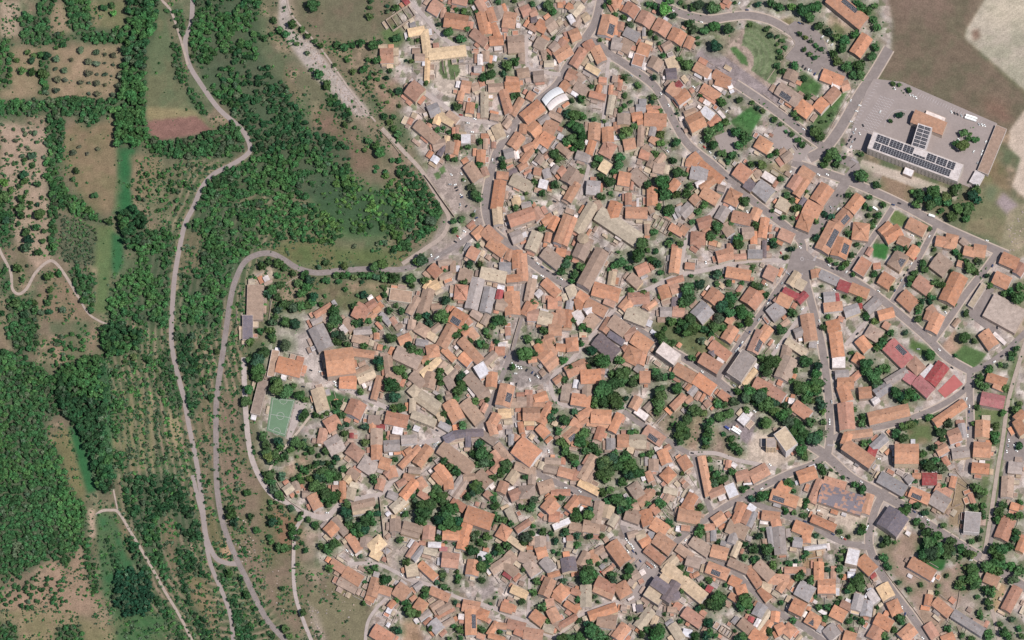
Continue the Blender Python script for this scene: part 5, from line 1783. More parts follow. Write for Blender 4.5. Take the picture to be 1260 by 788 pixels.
TOWN = [(455, -80), (500, 55), (465, 60), (466, 110), (500, 150), (520, 200), (550, 265), (545, 290), (500, 320), (480, 345), (400, 345), (385, 380), (335, 390), (322, 480), (318, 560), (345, 610), (375, 640), (395, 700), (440, 715), (455, 788), (460, 870), (1340, 870), (1340, 320), (1200, 300), (1060, 200), (1060, 100), (1100, 60), (1100, -80)]
tm = blur(pmask(TOWN), 4)
# yards: a patchwork of paving, gravel, earth and grass plots
cell = 6.8; rr = np.random.default_rng(5); gi, gj = ((GX-X0)/cell).astype(int), ((GY-Y0)/cell).astype(int); jx, jy = rr.random((400, 400)), rr.random((400, 400))
best = np.full((NY, NX), 1e9); idx = np.zeros((NY, NX), int)
PAL = 7+np.array([(182, 170, 156), (172, 158, 144), (190, 178, 162), (164, 152, 138), (152, 142, 124), (132, 130, 106), (172, 156, 142), (168, 158, 147), (156, 140, 124), (118, 120, 92), (196, 185, 170), (178, 166, 152)], float)
for a in (-1, 0, 1):
    for b in (-1, 0, 1):
        i, j = np.clip(gi+a, 0, 399), np.clip(gj+b, 0, 399); dd = ((i+jx[j, i])*cell-(GX-X0))**2+((j+jy[j, i])*cell-(GY-Y0))**2
        c = dd < best; best[c] = dd[c]; idx[c] = (i*7919+j*104729)[c] % len(PAL)
yard = PAL[idx]*(.86+.26*n3[..., None]); G = G*(1-tm[..., None])+yard*tm[..., None]
# --- the land outside the town
BR, SOIL, DRY, GRN, LUSH, DULL = (134, 110, 90), (172, 148, 122), (146, 130, 98), (84, 112, 68), (50, 102, 60), (112, 112, 82)
area([(1073, -80), (1230, -80), (1212, 0), (1187, 38), (1186, 48), (1260, 118), (1300, 150), (1240, 165), (1110, 103), (1085, 95), (1098, 60), (1100, 30)], (120, 106, 87), 2, 1, (104, 101, 78), .7)
area([(1105, -80), (1180, -80), (1165, 20), (1130, 30), (1100, 15)], (138, 114, 100), 14, .7); area([(1205, 118), (1240, 130), (1245, 155), (1215, 140)], (144, 108, 92), 6, .7)
area([(1212, 0), (1240, -80), (1340, -80), (1340, 190), (1260, 110), (1187, 47), (1190, 35)], (184, 174, 152), 1.5, 1, (150, 150, 124), .55)
area([(1207, 5), (1340, -60), (1340, 40), (1215, 30)], (204, 192, 164), 8, .6); area([(1196, 38), (1204, 36), (1206, 46), (1198, 51)], (132, 108, 90), 2)
area([(1340, 110), (1262, 135), (1243, 160), (1241, 180), (1256, 195), (1245, 230), (1262, 245), (1340, 260)], (196, 180, 158), 1.5, 1, (184, 168, 146), .5)
area([(1217, 222), (1258, 252), (1232, 302), (1187, 282), (1200, 255)], (118, 118, 86), 2, 1, (140, 126, 98), .6); area([(1234, 236), (1255, 254), (1246, 270), (1225, 250)], (158, 144, 138), 2)
area([(1216, 224), (1228, 232), (1222, 248), (1212, 244)], (110, 124, 92), 3, .7); area([(1240, 262), (1260, 250), (1300, 300), (1250, 320), (1232, 305)], (160, 148, 120), 2, 1, (124, 122, 92), .6)
area([(1195, 195), (1212, 185), (1235, 205), (1245, 240), (1215, 222), (1195, 235)], (126, 112, 84), 3, 1, (104, 112, 72), .6)
area([(352, -80), (486, -80), (484, 30), (480, 44), (466, 48), (440, 50), (408, 47), (382, 32), (362, 12)], (112, 109, 84), 3, 1, (122, 107, 87), .6)
area([(468, 40), (486, 30), (500, 45), (490, 58), (478, 56)], (96, 116, 72), 2)
ROCK = [(365, 44), (376, 44), (398, 72), (420, 100), (440, 128), (452, 142), (430, 138), (412, 118), (398, 95), (380, 70)]
m = area(ROCK, (184, 172, 158), 3, .95); lay(m*sm(n3, .48, .58), (132, 120, 104), .85)
area(ROCK, (188, 178, 164), 1.5, .0)
area([(340, -80), (352, -80), (366, 30), (420, 95), (470, 155), (520, 215), (512, 222), (450, 160), (400, 110), (350, 60)], (160, 140, 120), 4, .55, (128, 116, 92), .5)
area([(452, 140), (470, 160), (520, 212), (548, 262), (520, 235), (470, 180), (440, 150)], (150, 132, 112), 4, .7, (112, 108, 80), .5)
area([(395, 130), (440, 170), (480, 200), (440, 215), (400, 180), (380, 150)], (132, 106, 88), 5, .7, (104, 104, 76), .5)
area([(196, -80), (199, 8), (211, 50), (216, 98), (240, 125), (262, 160), (240, 168), (195, 175), (178, 150), (180, 60)], (98, 110, 78), 2, 1, (118, 114, 84), .6)
area([(180, 132), (245, 135), (255, 152), (180, 148)], (168, 148, 108), 2, .6); area([(180, 149), (242, 143), (262, 161), (235, 168), (197, 174), (184, 165)], (138, 104, 92), 1.5, .95)
area([(144, 182), (166, 182), (160, 232), (166, 262), (137, 264), (143, 222)], LUSH, 1.5, 1, (84, 114, 76), .6)
area([(75, 165), (90, 150), (145, 150), (144, 262), (112, 262), (100, 240), (84, 215)], (136, 118, 90), 4, .85, (116, 114, 80), .5); area([(160, 190), (200, 195), (185, 235), (165, 255)], (142, 124, 96), 3, .8, (116, 112, 82), .5)
area([(113, 276), (140, 280), (139, 320), (133, 352), (132, 385), (118, 386), (112, 372)], (104, 118, 76), 2, 1, (92, 114, 72), .6); area([(112, 330), (120, 328), (118, 372), (112, 376)], (166, 144, 118), 2, .8)
area([(138, 286), (152, 290), (152, 325), (140, 345), (137, 320)], LUSH, 2, .9)
area([(0, 60), (60, 55), (150, 56), (150, 120), (0, 124)], (158, 136, 108), 4, .8, (134, 122, 92), .5); area([(108, 0), (156, 0), (152, 40), (112, 36), (106, 25)], (120, 120, 84), 3, .9, (150, 132, 104), .5)
area([(0, 0), (24, 0), (27, 44), (0, 46)], (170, 152, 128), 3, .9); area([(62, 6), (78, 4), (90, 38), (72, 42), (58, 30)], (164, 142, 116), 3, .9, (132, 124, 92), .5)
area([(0, 150), (62, 160), (62, 260), (64, 325), (45, 330), (20, 300), (0, 260)], (176, 152, 130), 3, .85); area([(72, 258), (118, 280), (114, 330), (72, 322)], (150, 128, 106), 3, .8)
area([(66, 325), (100, 365), (120, 395), (60, 395), (40, 372), (58, 350)], (150, 124, 102), 4, .8, (118, 112, 82), .5); area([(0, 365), (20, 370), (15, 430), (0, 430)], (150, 130, 104), 4, .7)
area([(60, 410), (75, 415), (80, 450), (65, 450)], (158, 134, 110), 3, .8); area([(110, 400), (122, 405), (118, 435), (108, 430)], (150, 126, 104), 3, .7)
area([(120, 438), (130, 445), (138, 490), (142, 590), (131, 575), (128, 520), (125, 470)], LUSH, 2, 1, (84, 114, 76), .6)
area([(62, 536), (85, 526), (97, 545), (108, 600), (100, 622), (80, 605), (72, 580)], (118, 114, 78), 3, .95, (132, 122, 86), .5); area([(84, 524), (95, 528), (106, 552), (120, 604), (108, 608), (96, 570)], LUSH, 2, .95)
area([(120, 632), (136, 634), (160, 665), (166, 692), (148, 722), (150, 742), (128, 735), (122, 680)], (56, 104, 62), 3, .9, (98, 108, 74), .6); area([(142, 640), (160, 652), (168, 685), (158, 690)], (128, 110, 84), 3, .8)
area([(138, 742), (165, 750), (205, 760), (200, 800), (140, 800)], (62, 104, 60), 4, .8, (110, 104, 76), .5)
area([(56, 692), (82, 668), (104, 664), (112, 712), (126, 742), (110, 760), (40, 758), (0, 750), (0, 735), (50, 720)], (158, 134, 110), 4, .95, (134, 118, 92), .5); area([(0, 752), (60, 750), (140, 770), (150, 870), (0, 870)], (128, 122, 86), 5, .8, (160, 138, 112), .5)
area([(108, 625), (116, 628), (118, 660), (110, 665)], (186, 160, 136), 2, .95)
area([(205, 630), (215, 640), (222, 690), (225, 720), (210, 700), (200, 660)], (120, 108, 82), 3, .8); area([(235, 690), (252, 712), (262, 740), (265, 790), (245, 770), (225, 730)], (122, 112, 80), 4, .8, (150, 126, 102), .5)
for a, b in ((137, 145), (149, 154), (158, 164), (170, 176), (182, 187)): area([(a, 480), (b, 478), (b+3, 580), (a+2, 580)], (150, 138, 100), 2, .8)
area([(205, 505), (220, 500), (224, 545), (212, 550)], (164, 150, 112), 3, .8)
area([(236, 480), (262, 480), (262, 690), (254, 680), (246, 600)], (122, 110, 84), 3, .7, (142, 126, 104), .6); area([(268, 480), (300, 490), (312, 560), (340, 620), (360, 700), (372, 788), (345, 760), (300, 700), (280, 650), (270, 560)], (134, 116, 96), 4, .85, (108, 110, 78), .6)
area([(252, 625), (266, 640), (275, 672), (282, 688), (270, 685), (258, 660)], (112, 108, 74), 3, .8); area([(274, 660), (282, 672), (286, 688), (272, 688)], (190, 156, 122), 2, .9)
area([(320, 600), (338, 600), (345, 660), (335, 700), (320, 680)], (108, 108, 76), 4, .7)
area([(336, 625), (372, 640), (360, 680), (345, 680)], (150, 112, 88), 3, .8); area([(378, 650), (395, 652), (385, 690), (372, 690)], (166, 146, 126), 3, .8)
area([(368, 700), (400, 700), (420, 720), (440, 730), (462, 745), (452, 770), (450, 870), (400, 870), (385, 780)], (124, 118, 90), 4, 1, (112, 98, 82), .55); area([(376, 698), (400, 702), (395, 720), (378, 712)], (170, 152, 130), 4, .7)
area([(380, 742), (392, 760), (402, 790), (396, 795), (384, 765)], (180, 164, 148), 3, .7)
area([(218, 280), (250, 280), (250, 330), (235, 345), (220, 330)], (112, 106, 80), 5, .8); area([(330, 305), (360, 296), (420, 305), (500, 308), (495, 325), (440, 328), (400, 330), (360, 325)], (96, 110, 66), 5, .9, (130, 112, 82), .5)
area([(380, 230), (430, 235), (480, 235), (500, 270), (480, 295), (430, 295), (390, 280)], (70, 108, 62), 8, .95, (96, 118, 72), .6); area([(385, 215), (440, 225), (450, 260), (400, 255)], (66, 98, 64), 8, .7)
area([(250, 215), (330, 205), (335, 225), (300, 240), (250, 250)], (112, 112, 76), 5, .7)
area([(385, 345), (470, 342), (500, 350), (470, 365), (430, 385), (400, 380), (388, 365)], (116, 106, 80), 4, .95, (98, 108, 70), .6); area([(420, 345), (485, 345), (490, 358), (430, 358)], (176, 148, 122), 4, .7)
area([(345, 350), (372, 340), (372, 372), (345, 370)], (166, 144, 120), 4, .8)
area([(455, 85), (490, 100), (500, 130), (480, 140), (458, 105)], (158, 128, 106), 4, .85)
# --- squares, lawns and plots inside the town
area([(338, 400), (352, 388), (380, 386), (398, 430), (400, 470), (380, 470), (372, 440), (345, 425)], (182, 171, 158), 1.5); area([(303, 350), (312, 335), (334, 326), (340, 340), (326, 352)], (178, 158, 138), 2); area([(304, 351), (325, 351), (322, 393), (302, 392)], (150, 130, 120), .8); area([(296, 386), (302, 386), (301, 420), (296, 420)], (186, 168, 150), 1)
area([(400, 478), (430, 490), (423, 502), (410, 512), (402, 498)], (66, 106, 58), 1.5)
area([(540, 74), (566, 70), (568, 92), (560, 98), (552, 98), (540, 88)], (92, 116, 72), 1); area([(545, 78), (548, 78), (556, 108), (552, 110)], (198, 182, 160), 1)
area([(522, 216), (538, 198), (574, 200), (598, 236), (596, 264), (588, 288), (562, 262)], (164, 150, 136), 1.2); area([(534, 214), (540, 211), (543, 218), (537, 222)], (92, 116, 72), .6); area([(540, 208), (546, 204), (549, 211), (543, 215)], (92, 116, 72), .6)
area([(540, 290), (560, 280), (565, 288), (556, 300), (546, 300)], (120, 118, 88), 1.5); area([(515, 340), (545, 262), (570, 300), (530, 330)], (160, 146, 134), 2, .8)
area([(866, 56), (905, 38), (935, 30), (958, 40), (968, 62), (966, 82), (955, 100), (946, 112), (905, 85)], (166, 148, 131), 1.0)
for k in range(9):
    r1, r2 = 52-k*3.6, 52-(k+1)*3.6
    pts = [(908+r1*math.cos(a), 75-r1*math.sin(a)) for a in np.linspace(-.62, 1.35, 24)]+[(908+r2*math.cos(a), 75-r2*math.sin(a)) for a in np.linspace(1.35, -.62, 24)]
    area(pts, (104, 120, 82) if k % 2 else (116, 128, 92), .6)
area([(898, 60), (905, 57), (918, 70), (921, 82), (912, 78)], (88, 120, 70), .8); area([(898, 150), (925, 130), (938, 142), (922, 168), (908, 160)], (72, 114, 62), 1)
area([(866, 57), (873, 56), (945, 108), (968, 120), (950, 138), (925, 128), (853, 72)], (150, 138, 132), .8)
area([(990, 90), (1012, 105), (1005, 118), (985, 125), (980, 108)], (78, 112, 62), 1.5); area([(1030, 108), (1046, 106), (1024, 150), (1008, 168), (998, 150)], (84, 112, 66), 1.5)
area([(1022, 18), (1045, 30), (1055, 45), (1035, 52), (1015, 30)], (172, 150, 124), 2, .8); area([(1028, 28), (1040, 36), (1036, 44), (1022, 38)], (116, 120, 80), 2)
area([(945, 30), (975, 20), (978, 30), (970, 34)], (124, 116, 82), 2)
area([(1085, 216), (1125, 228), (1118, 251), (1079, 236)], (146, 124, 100), 1, .95, (130, 118, 88), .5); area([(1068, 208), (1086, 215), (1080, 226), (1066, 220)], (166, 150, 134), 1)
area([(1060, 196), (1110, 212), (1180, 237), (1176, 247), (1130, 233), (1105, 223), (1080, 214), (1058, 207)], (190, 176, 156), .8)
area([(943, 202), (965, 200), (975, 205), (960, 225), (942, 212)], (164, 148, 116), 1.5); area([(1093, 262), (1104, 259), (1118, 268), (1110, 280), (1096, 274)], (104, 122, 72), 1)
area([(1075, 300), (1095, 300), (1090, 320), (1074, 316)], (62, 112, 56), 1); area([(1180, 422), (1215, 436), (1198, 455), (1188, 450), (1172, 440)], (86, 112, 66), 1); area([(1158, 428), (1175, 405), (1186, 425), (1170, 440)], (176, 146, 122), 1.2)
area([(1122, 418), (1140, 425), (1150, 445), (1138, 440), (1118, 428)], (86, 110, 62), 1.5); area([(1195, 502), (1232, 505), (1232, 520), (1198, 520)], (106, 116, 76), 1.5); area([(1115, 520), (1145, 520), (1148, 545), (1118, 548)], (130, 112, 84), 2, .9, (78, 112, 60), .6)
area([(1172, 582), (1192, 596), (1182, 650), (1166, 648)], (150, 132, 104), 2); area([(1122, 668), (1140, 660), (1170, 675), (1160, 702), (1140, 700)], (46, 102, 48), 1.2)
area([(1080, 680), (1118, 655), (1138, 660), (1120, 690), (1142, 712), (1190, 690), (1198, 720), (1180, 745), (1150, 740), (1130, 750)], (158, 134, 114), 2, .85, (140, 122, 100), .5)
area([(1128, 746), (1165, 760), (1150, 788), (1130, 770)], (160, 138, 116), 2); area([(1180, 728), (1205, 735), (1210, 760), (1180, 755)], (160, 146, 130), 2, .8)
area([(1222, 718), (1240, 720), (1228, 752), (1222, 755)], (190, 158, 122), 1.2); area([(1231, 400), (1260, 330), (1340, 300), (1340, 470), (1262, 470), (1255, 420)], (158, 142, 116), 4, .6, (120, 118, 86), .5)
for poly in ([(1246, 440), (1254, 440), (1216, 690), (1206, 690)], [(1232, 470), (1240, 470), (1208, 640), (1200, 630)]): area(poly, (100, 116, 72), 2, .85)
area([(822, 378), (895, 395), (900, 430), (870, 450), (850, 440), (810, 410), (805, 395)], (100, 108, 68), 3, .9, (128, 114, 84), .5)
area([(800, 505), (838, 488), (842, 500), (830, 525), (818, 540)], (148, 132, 110), 2, .9); area([(846, 510), (866, 512), (858, 555), (842, 552)], (166, 140, 116), 2, .9); area([(878, 525), (905, 545), (920, 560), (900, 568), (875, 558)], (152, 132, 112), 2, .9)
area([(884, 515), (905, 490), (935, 515), (920, 548), (890, 530)], (146, 134, 130), 1.2); area([(912, 566), (935, 525), (960, 520), (975, 550), (985, 562), (955, 575)], (196, 180, 158), 1.5, .95)
area([(1003, 617), (1062, 636), (1072, 650), (1055, 668), (1025, 655), (1000, 640)], (198, 182, 160), 2, .95, (176, 160, 140), .5); area([(985, 680), (1016, 676), (1004, 700), (988, 700)], (172, 140, 108), 1.5)
area([(496, 760), (515, 765), (522, 788), (520, 870), (490, 870)], (156, 128, 100), 3, .9); area([(345, 580), (375, 555), (392, 575), (372, 600), (358, 600)], (176, 146, 122), 3, .85)
area([(628, 436), (666, 456), (680, 462), (672, 471), (640, 476), (620, 470)], (152, 142, 132), 1.2); area([(555, 735), (570, 728), (575, 770), (555, 770)], (126, 118, 88), 3, .6)
area([(590, 705), (605, 700), (610, 730), (592, 740)], (164, 152, 142), 2); area([(545, 678), (560, 672), (565, 715), (548, 725)], (176, 162, 146), 2, .8)
area([(462, 612), (470, 612), (484, 692), (478, 700)], (166, 150, 128), 2, .8); area([(470, 670), (500, 660), (512, 690), (485, 705)], (172, 158, 142), 2, .8)
area([(345, -10), (352, -10), (362, 40), (385, 54), (400, 75), (426, 104), (449, 130), (457, 143), (440, 143), (420, 129), (405, 112), (386, 94), (370, 74), (356, 54), (342, 30)], (186, 174, 162), 2, .95)
lay(blur(pmask(ROCK), 2)*sm(n3, .5, .6), (140, 128, 112), .7)
area([(528, 66), (570, 64), (574, 92), (562, 118), (548, 118), (530, 100)], (192, 178, 158), .8); area([(541, 76), (547, 74), (552, 98), (545, 97), (540, 88)], (96, 112, 74), .6); area([(550, 74), (564, 72), (566, 90), (560, 98), (554, 98)], (96, 112, 74), .6)
lay(pmask([(1073, -80), (1230, -80), (1187, 40), (1260, 118), (1240, 165), (1085, 95)])*(.5+.5*np.sin((GX*.5-GY*.86)*2*math.pi/6)), (96, 88, 70), .14); lay(pmask([(1212, 0), (1240, -80), (1340, -80), (1340, 190), (1260, 110), (1187, 47)])*(.5+.5*np.sin((GX*.6+GY*.8)*2*math.pi/5)), (150, 142, 120), .16)
# gardens below the town trees
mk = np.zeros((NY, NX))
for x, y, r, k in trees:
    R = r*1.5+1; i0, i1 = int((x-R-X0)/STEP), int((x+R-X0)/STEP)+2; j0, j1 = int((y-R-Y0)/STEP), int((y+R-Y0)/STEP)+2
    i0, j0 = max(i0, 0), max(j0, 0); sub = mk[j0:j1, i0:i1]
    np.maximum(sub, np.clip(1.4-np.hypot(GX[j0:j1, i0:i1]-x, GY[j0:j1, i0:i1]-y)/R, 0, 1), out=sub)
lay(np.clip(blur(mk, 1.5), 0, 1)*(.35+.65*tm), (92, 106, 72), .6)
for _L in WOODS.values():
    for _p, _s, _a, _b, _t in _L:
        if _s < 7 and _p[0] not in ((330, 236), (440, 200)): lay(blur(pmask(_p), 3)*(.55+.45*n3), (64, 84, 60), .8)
G *= (.94+.12*n3[..., None])
lin = np.where(G/255 <= .04045, G/255/12.92, ((G/255+.055)/1.055)**2.4)/np.array(GAIN)
gv = np.array([ground(x, y) for x, y in ((0, 0),)])
u = GX-GW/2; v = GH/2-GY; cy, cz = -DIST*ST, DIST*CT; s = -cz/(v*ST-cz)
WX, WY = s*u, cy+s*(v*CT-cy)
# pad the sheet out far beyond the town
PX = np.pad(WX, 2, 'edge'); PY = np.pad(WY, 2, 'edge'); PC = np.pad(lin, ((2, 2), (2, 2), (0, 0)), 'edge')
FAR = np.array(alb((122, 114, 90)))
PC[:2] = FAR; PC[-2:] = FAR; PC[:, :2] = FAR; PC[:, -2:] = FAR
for k, dd in ((1, 30), (0, 2600)):
    PX[:, k] -= dd; PX[:, -1-k] += dd; PY[k, :] += dd; PY[-1-k, :] -= dd
H_, W_ = PX.shape; vid = np.arange(H_*W_).reshape(H_, W_)
me = bpy.data.meshes.new('terrain'); co = np.stack([PX.ravel(), PY.ravel(), np.zeros(H_*W_)], 1)
fc = np.stack([vid[1:, :-1], vid[1:, 1:], vid[:-1, 1:], vid[:-1, :-1]], -1).reshape(-1, 4)
def fastmesh(me, co, fc):
    me.vertices.add(len(co)); me.vertices.foreach_set('co', co.astype(np.float32).ravel())
    n = fc.shape[1]; me.loops.add(fc.size); me.loops.foreach_set('vertex_index', fc.astype(np.int32).ravel())
    me.polygons.add(len(fc)); me.polygons.foreach_set('loop_start', np.arange(0, fc.size, n, dtype=np.int32)); me.polygons.foreach_set('loop_total', np.full(len(fc), n, np.int32))
    me.update(calc_edges=True)
fastmesh(me, co, fc); ca = me.color_attributes.new('col', 'FLOAT_COLOR', 'POINT'); ca.data.foreach_set('color', np.concatenate([PC.reshape(-1, 3), np.pad(tm*(GX < 1060), 2, 'edge').reshape(-1, 1)], 1).astype(np.float32).ravel())
me.materials.append(M['ground']); tag(link('ground', me), kind='structure')

# ------------------------------------------------------------------ roads
def ribbon(p, w, z, mb, col=(.5, .5, .5)):
    q = smooth(p); L = []
    for i, a in enumerate(q):
        d = q[min(i+1, len(q)-1)]-q[max(i-1, 0)]; d /= np.hypot(*d)+1e-9; n = np.array((-d[1], d[0]))*w/2
        L.append((ground(*(a+n), z), ground(*(a-n), z)))
    for (a, b), (c, d) in zip(L, L[1:]): mb.poly([a, b, d, c], col)
zc = .02
for nm, w, mt, p, pv_ in ROADS:
    if pv_:
        mb = MB(); ribbon(p, w+3.2, zc, mb); zc += .006; tag(link('pavement', mb.mesh('pavement', [M['pave']])), kind='structure')
for nm, w, mt, p, pv_ in ROADS:
    mb = MB(); ribbon(p, w, zc, mb); zc += .006
    kind = 'path' if 'path' in nm else 'track' if 'track' in nm else 'lane' if 'lane' in nm or 'alley' in nm else 'road'
    tag(link(kind, mb.mesh(kind, [M[mt]])), kind='structure')
def sheet(name, poly, mat, z=None):
    global zc
    zc += .006; mb = MB(); mb.poly([ground(x, y, z or zc) for x, y in poly][::-1]); tag(link(name, mb.mesh(name, [M[mat]])), kind='structure')
area_done = 1
sheet('car_park', [(1066, 112), (1075, 97), (1110, 101), (1227, 152), (1221, 178), (1205, 215), (1196, 232), (1186, 228), (1060, 186), (1040, 180)], 'lot')
sheet('car_park', [(968, 33), (978, 26), (1000, 32), (1012, 45), (1022, 72), (1045, 95), (1040, 104), (1012, 82), (1004, 92), (966, 72), (978, 55)], 'asphalt')
sheet('car_park', [(948, 168), (958, 150), (1000, 182), (985, 200), (965, 196), (942, 180)], 'lot')
sheet('square', [(879, 168), (905, 158), (918, 170), (905, 190), (888, 188)], 'lot')
sheet('square', [(770, 655), (786, 662), (812, 696), (806, 708), (795, 722), (790, 742), (776, 742), (774, 726), (786, 708), (778, 684)], 'lot')
sheet('car_park', [(628, 436), (652, 448), (676, 461), (670, 468), (652, 452), (632, 448)], 'asphalt')
sheet('junction', [(966, 338), (975, 308), (987, 304), (1001, 316), (1004, 326), (995, 340), (986, 336)], 'asphalt')
sheet('car_park', [(1258, 500), (1300, 500), (1300, 570), (1234, 566), (1240, 530), (1250, 505)], 'asphalt')
sheet('yard', [(1188, 386), (1212, 352), (1224, 356), (1208, 388), (1232, 410), (1225, 414)], 'asphalt')
sheet('sports_pitch', [(334, 489), (363, 492), (351, 538), (328, 530)], 'pitch'); sheet('sports_court', [(364, 494), (378, 496), (357, 542), (352, 540)], 'lane')
sheet('playing_court', [(1174, 461), (1185, 473), (1163, 490), (1154, 481)], 'court')
mb = MB()
def stripe(a, b, w=.3):
    d = (b[0]-a[0], b[1]-a[1]); l = math.hypot(*d); n = (-d[1]/l*w/2, d[0]/l*w/2)
    mb.poly([ground(x, y, zc) for x, y in ((a[0]+n[0], a[1]+n[1]), (b[0]+n[0], b[1]+n[1]), (b[0]-n[0], b[1]-n[1]), (a[0]-n[0], a[1]-n[1]))])
zc += .012
for k in range(16):
    t = k/15; x, y = 1077+(1045-1077)*t, 102+(158-102)*t; stripe((x, y), (x+5, y+1.6))
for row in range(4):
    for k in range(15):
        t = k/14; x, y = 1083+row*4.6+(1058-1083)*t, 118+row*1.4+(158-118)*t; stripe((x, y), (x+3.6, y+2.4), .35)
for k in range(26): x, y = 1113+k*3.1, 105+k*1.36; stripe((x+18, y+9), (x+15.5, y+13))
pts = [(1092+20*math.cos(a)+16, 160-25*math.sin(a)) for a in np.linspace(3.0, 1.2, 14)]
for a, b in zip(pts, pts[1:]): stripe(a, b)
for c, d, w in (((716, 57), (.8, -.55), 7), ((1016, 574), (.7, .7), 8), ((1022, 548), (1, .1), 8), ((984, 338), (1, -.1), 8), ((967, 334), (.6, .8), 6), ((1003, 318), (.4, -.9), 7), ((1052, 198), (.8, .5), 10), ((858, 188), (.8, -.6), 7), ((1130, 634), (.5, -.85), 8), ((1096, 600), (.6, .75), 7), ((729, 52), (.3, .9), 6)):
    for k in range(-4, 5): 
        o = k*w/9.0; stripe((c[0]+d[0]*o-d[1]*1.3, c[1]+d[1]*o+d[0]*1.3), (c[0]+d[0]*o+d[1]*1.3, c[1]+d[1]*o-d[0]*1.3), .45)
for rad in (2.0,):
    pts = [(987+rad*math.cos(a), 319+rad*math.sin(a)) for a in np.linspace(0, 2*math.pi, 20)]
    for a, b in zip(pts, pts[1:]): stripe(a, b, .45)
Q = [(336, 491), (361.5, 493.5), (350.5, 535), (330.5, 528)]
for a, b in zip(Q, Q[1:]+Q[:1]): stripe(a, b, .35)
stripe((333.2, 510), (356, 514), .35)
for c, rd in (((345, 512), 4.5), ((348.8, 493), 4.5), ((340.5, 531), 4.5)):
    pts = [(c[0]+rd*math.cos(a), c[1]+rd*math.sin(a)) for a in np.linspace(0, 2*math.pi, 22)]
    for a, b in zip(pts, pts[1:]): stripe(a, b, .3)
# centre lines on the wider roads
for nm, w, mt, p, pv_ in ROADS:
    if nm in ('avenue', 'upper_town_street', 'main_street', 'cliff_road', 'hill_street', 'east_street'):
        q = smooth(p, 8)
        for a, b in list(zip(q, q[1:]))[::2]: stripe(a, b, .16)
tag(link('road_markings', mb.mesh('road_markings', [M['paint']])), kind='structure')
mb = MB(); mb.prism(ngon(413.5, 494, 3.6, 24, .3), 0, .3, alb((206, 142, 112))); tag(link('flower_bed', mb.mesh('flower_bed', [M['roof']])), 'round terracotta flower bed on the small triangular lawn', 'flower bed')

# ------------------------------------------------------------------ walls and fences
WALLP = [('retaining_wall', 'long shadowed retaining wall along the terrace car park', 4.5, .7, [(522, 217), (532, 230), (543, 246), (559, 268)]), ('boundary_wall', 'tall straight stone wall dropping beside the tan wedge-shaped yard', 4.5, .6, [(467, 613), (470, 640), (473, 668), (477, 694)]),
 ('retaining_wall', 'curved stone wall on the outer edge of the western lane', 2.5, .6, [(335, 583), (345, 601), (352, 614), (372, 629)]), ('boundary_wall', 'pale wall beside the clinic road and its lawn', 1.0, .5, [(939, 116), (968, 139), (993, 160)]),
 ('boundary_wall', 'pale low wall between school road and clinic lawn', 1.0, .5, [(1049, 110), (1034, 136), (1018, 166)]), ('boundary_wall', 'pale kerb wall round the fan lawn', .8, .6, [(944, 99), (962, 74), (978, 54), (966, 44), (950, 35)]),
 ('boundary_wall', 'dark roadside wall along the steep southern hill street', 2.0, .5, [(1079, 684), (1090, 705), (1106, 726), (1128, 755), (1148, 784)]), ('garden_wall', 'straight wall along the vacant dry plot by the railway', 2.2, .5, [(1192, 598), (1187, 628), (1183, 655)]),
 ('garden_fence', 'white fence crossing green hedges near the old railway', 1.6, .4, [(1174, 578), (1192, 597), (1216, 611)]), ('garden_wall', 'plot wall between dry orchard and rubble yard', 1.8, .45, [(1181, 728), (1177, 748), (1169, 762), (1154, 786)]),
 ('garden_wall', 'slanting wall across the terraced gardens behind the grey lot', 2.0, .5, [(803, 524), (822, 508), (840, 490)]), ('garden_wall', 'long wall from the west gym to the pitch', 2.6, .6, [(328, 458), (320, 482), (312, 505)]),
 ('garden_wall', 'curving garden wall round the north-west villa grove', 2.2, .5, [(330, 400), (333, 380), (337, 364), (352, 350), (371, 339)]), ('boundary_wall', 'dark-edged wall between road and olive plot', 2.0, .5, [(466, 160), (478, 172), (492, 190)]),
 ('boundary_wall', 'straight dark wall down to the southern church garden', 2.6, .5, [(801, 741), (815, 760), (832, 786)]), ('boundary_wall', 'slim wall below the church square heading south-west', 2.4, .5, [(794, 750), (784, 768), (774, 788)]),
 ('garden_wall', 'wall along the old street beside empty terraced plots', 3.0, .5, [(640, 392), (634, 412), (629, 432)]), ('garden_wall', 'thin wall in the valley side garden beside the footpath', 2, .5, [(360, 652), (359, 690)]),
 ('garden_wall', 'wall across the long tan garden lane', 1.6, .5, [(845, 452), (868, 466), (886, 478)])]
for nm, lab, h, t, p in WALLP:
    mb = MB(); q = smooth(p, 6); c = ground(*p[0])
    for a, b in zip(q, q[1:]):
        A, B = ground(*a), ground(*b); l = math.hypot(B[0]-A[0], B[1]-A[1]); e = ((B[0]-A[0])/l, (B[1]-A[1])/l)
        mb.box(((A[0]+B[0])/2-c[0], (A[1]+B[1])/2-c[1]), (e[0]*(l/2+.02), e[1]*(l/2+.02)), (-e[1]*t/2, e[0]*t/2), 0, h, alb((190, 174, 152)))
    tag(link(nm, mb.mesh(nm, [M['wall']]), None, c), lab, 'fence' if 'fence' in nm else 'wall')

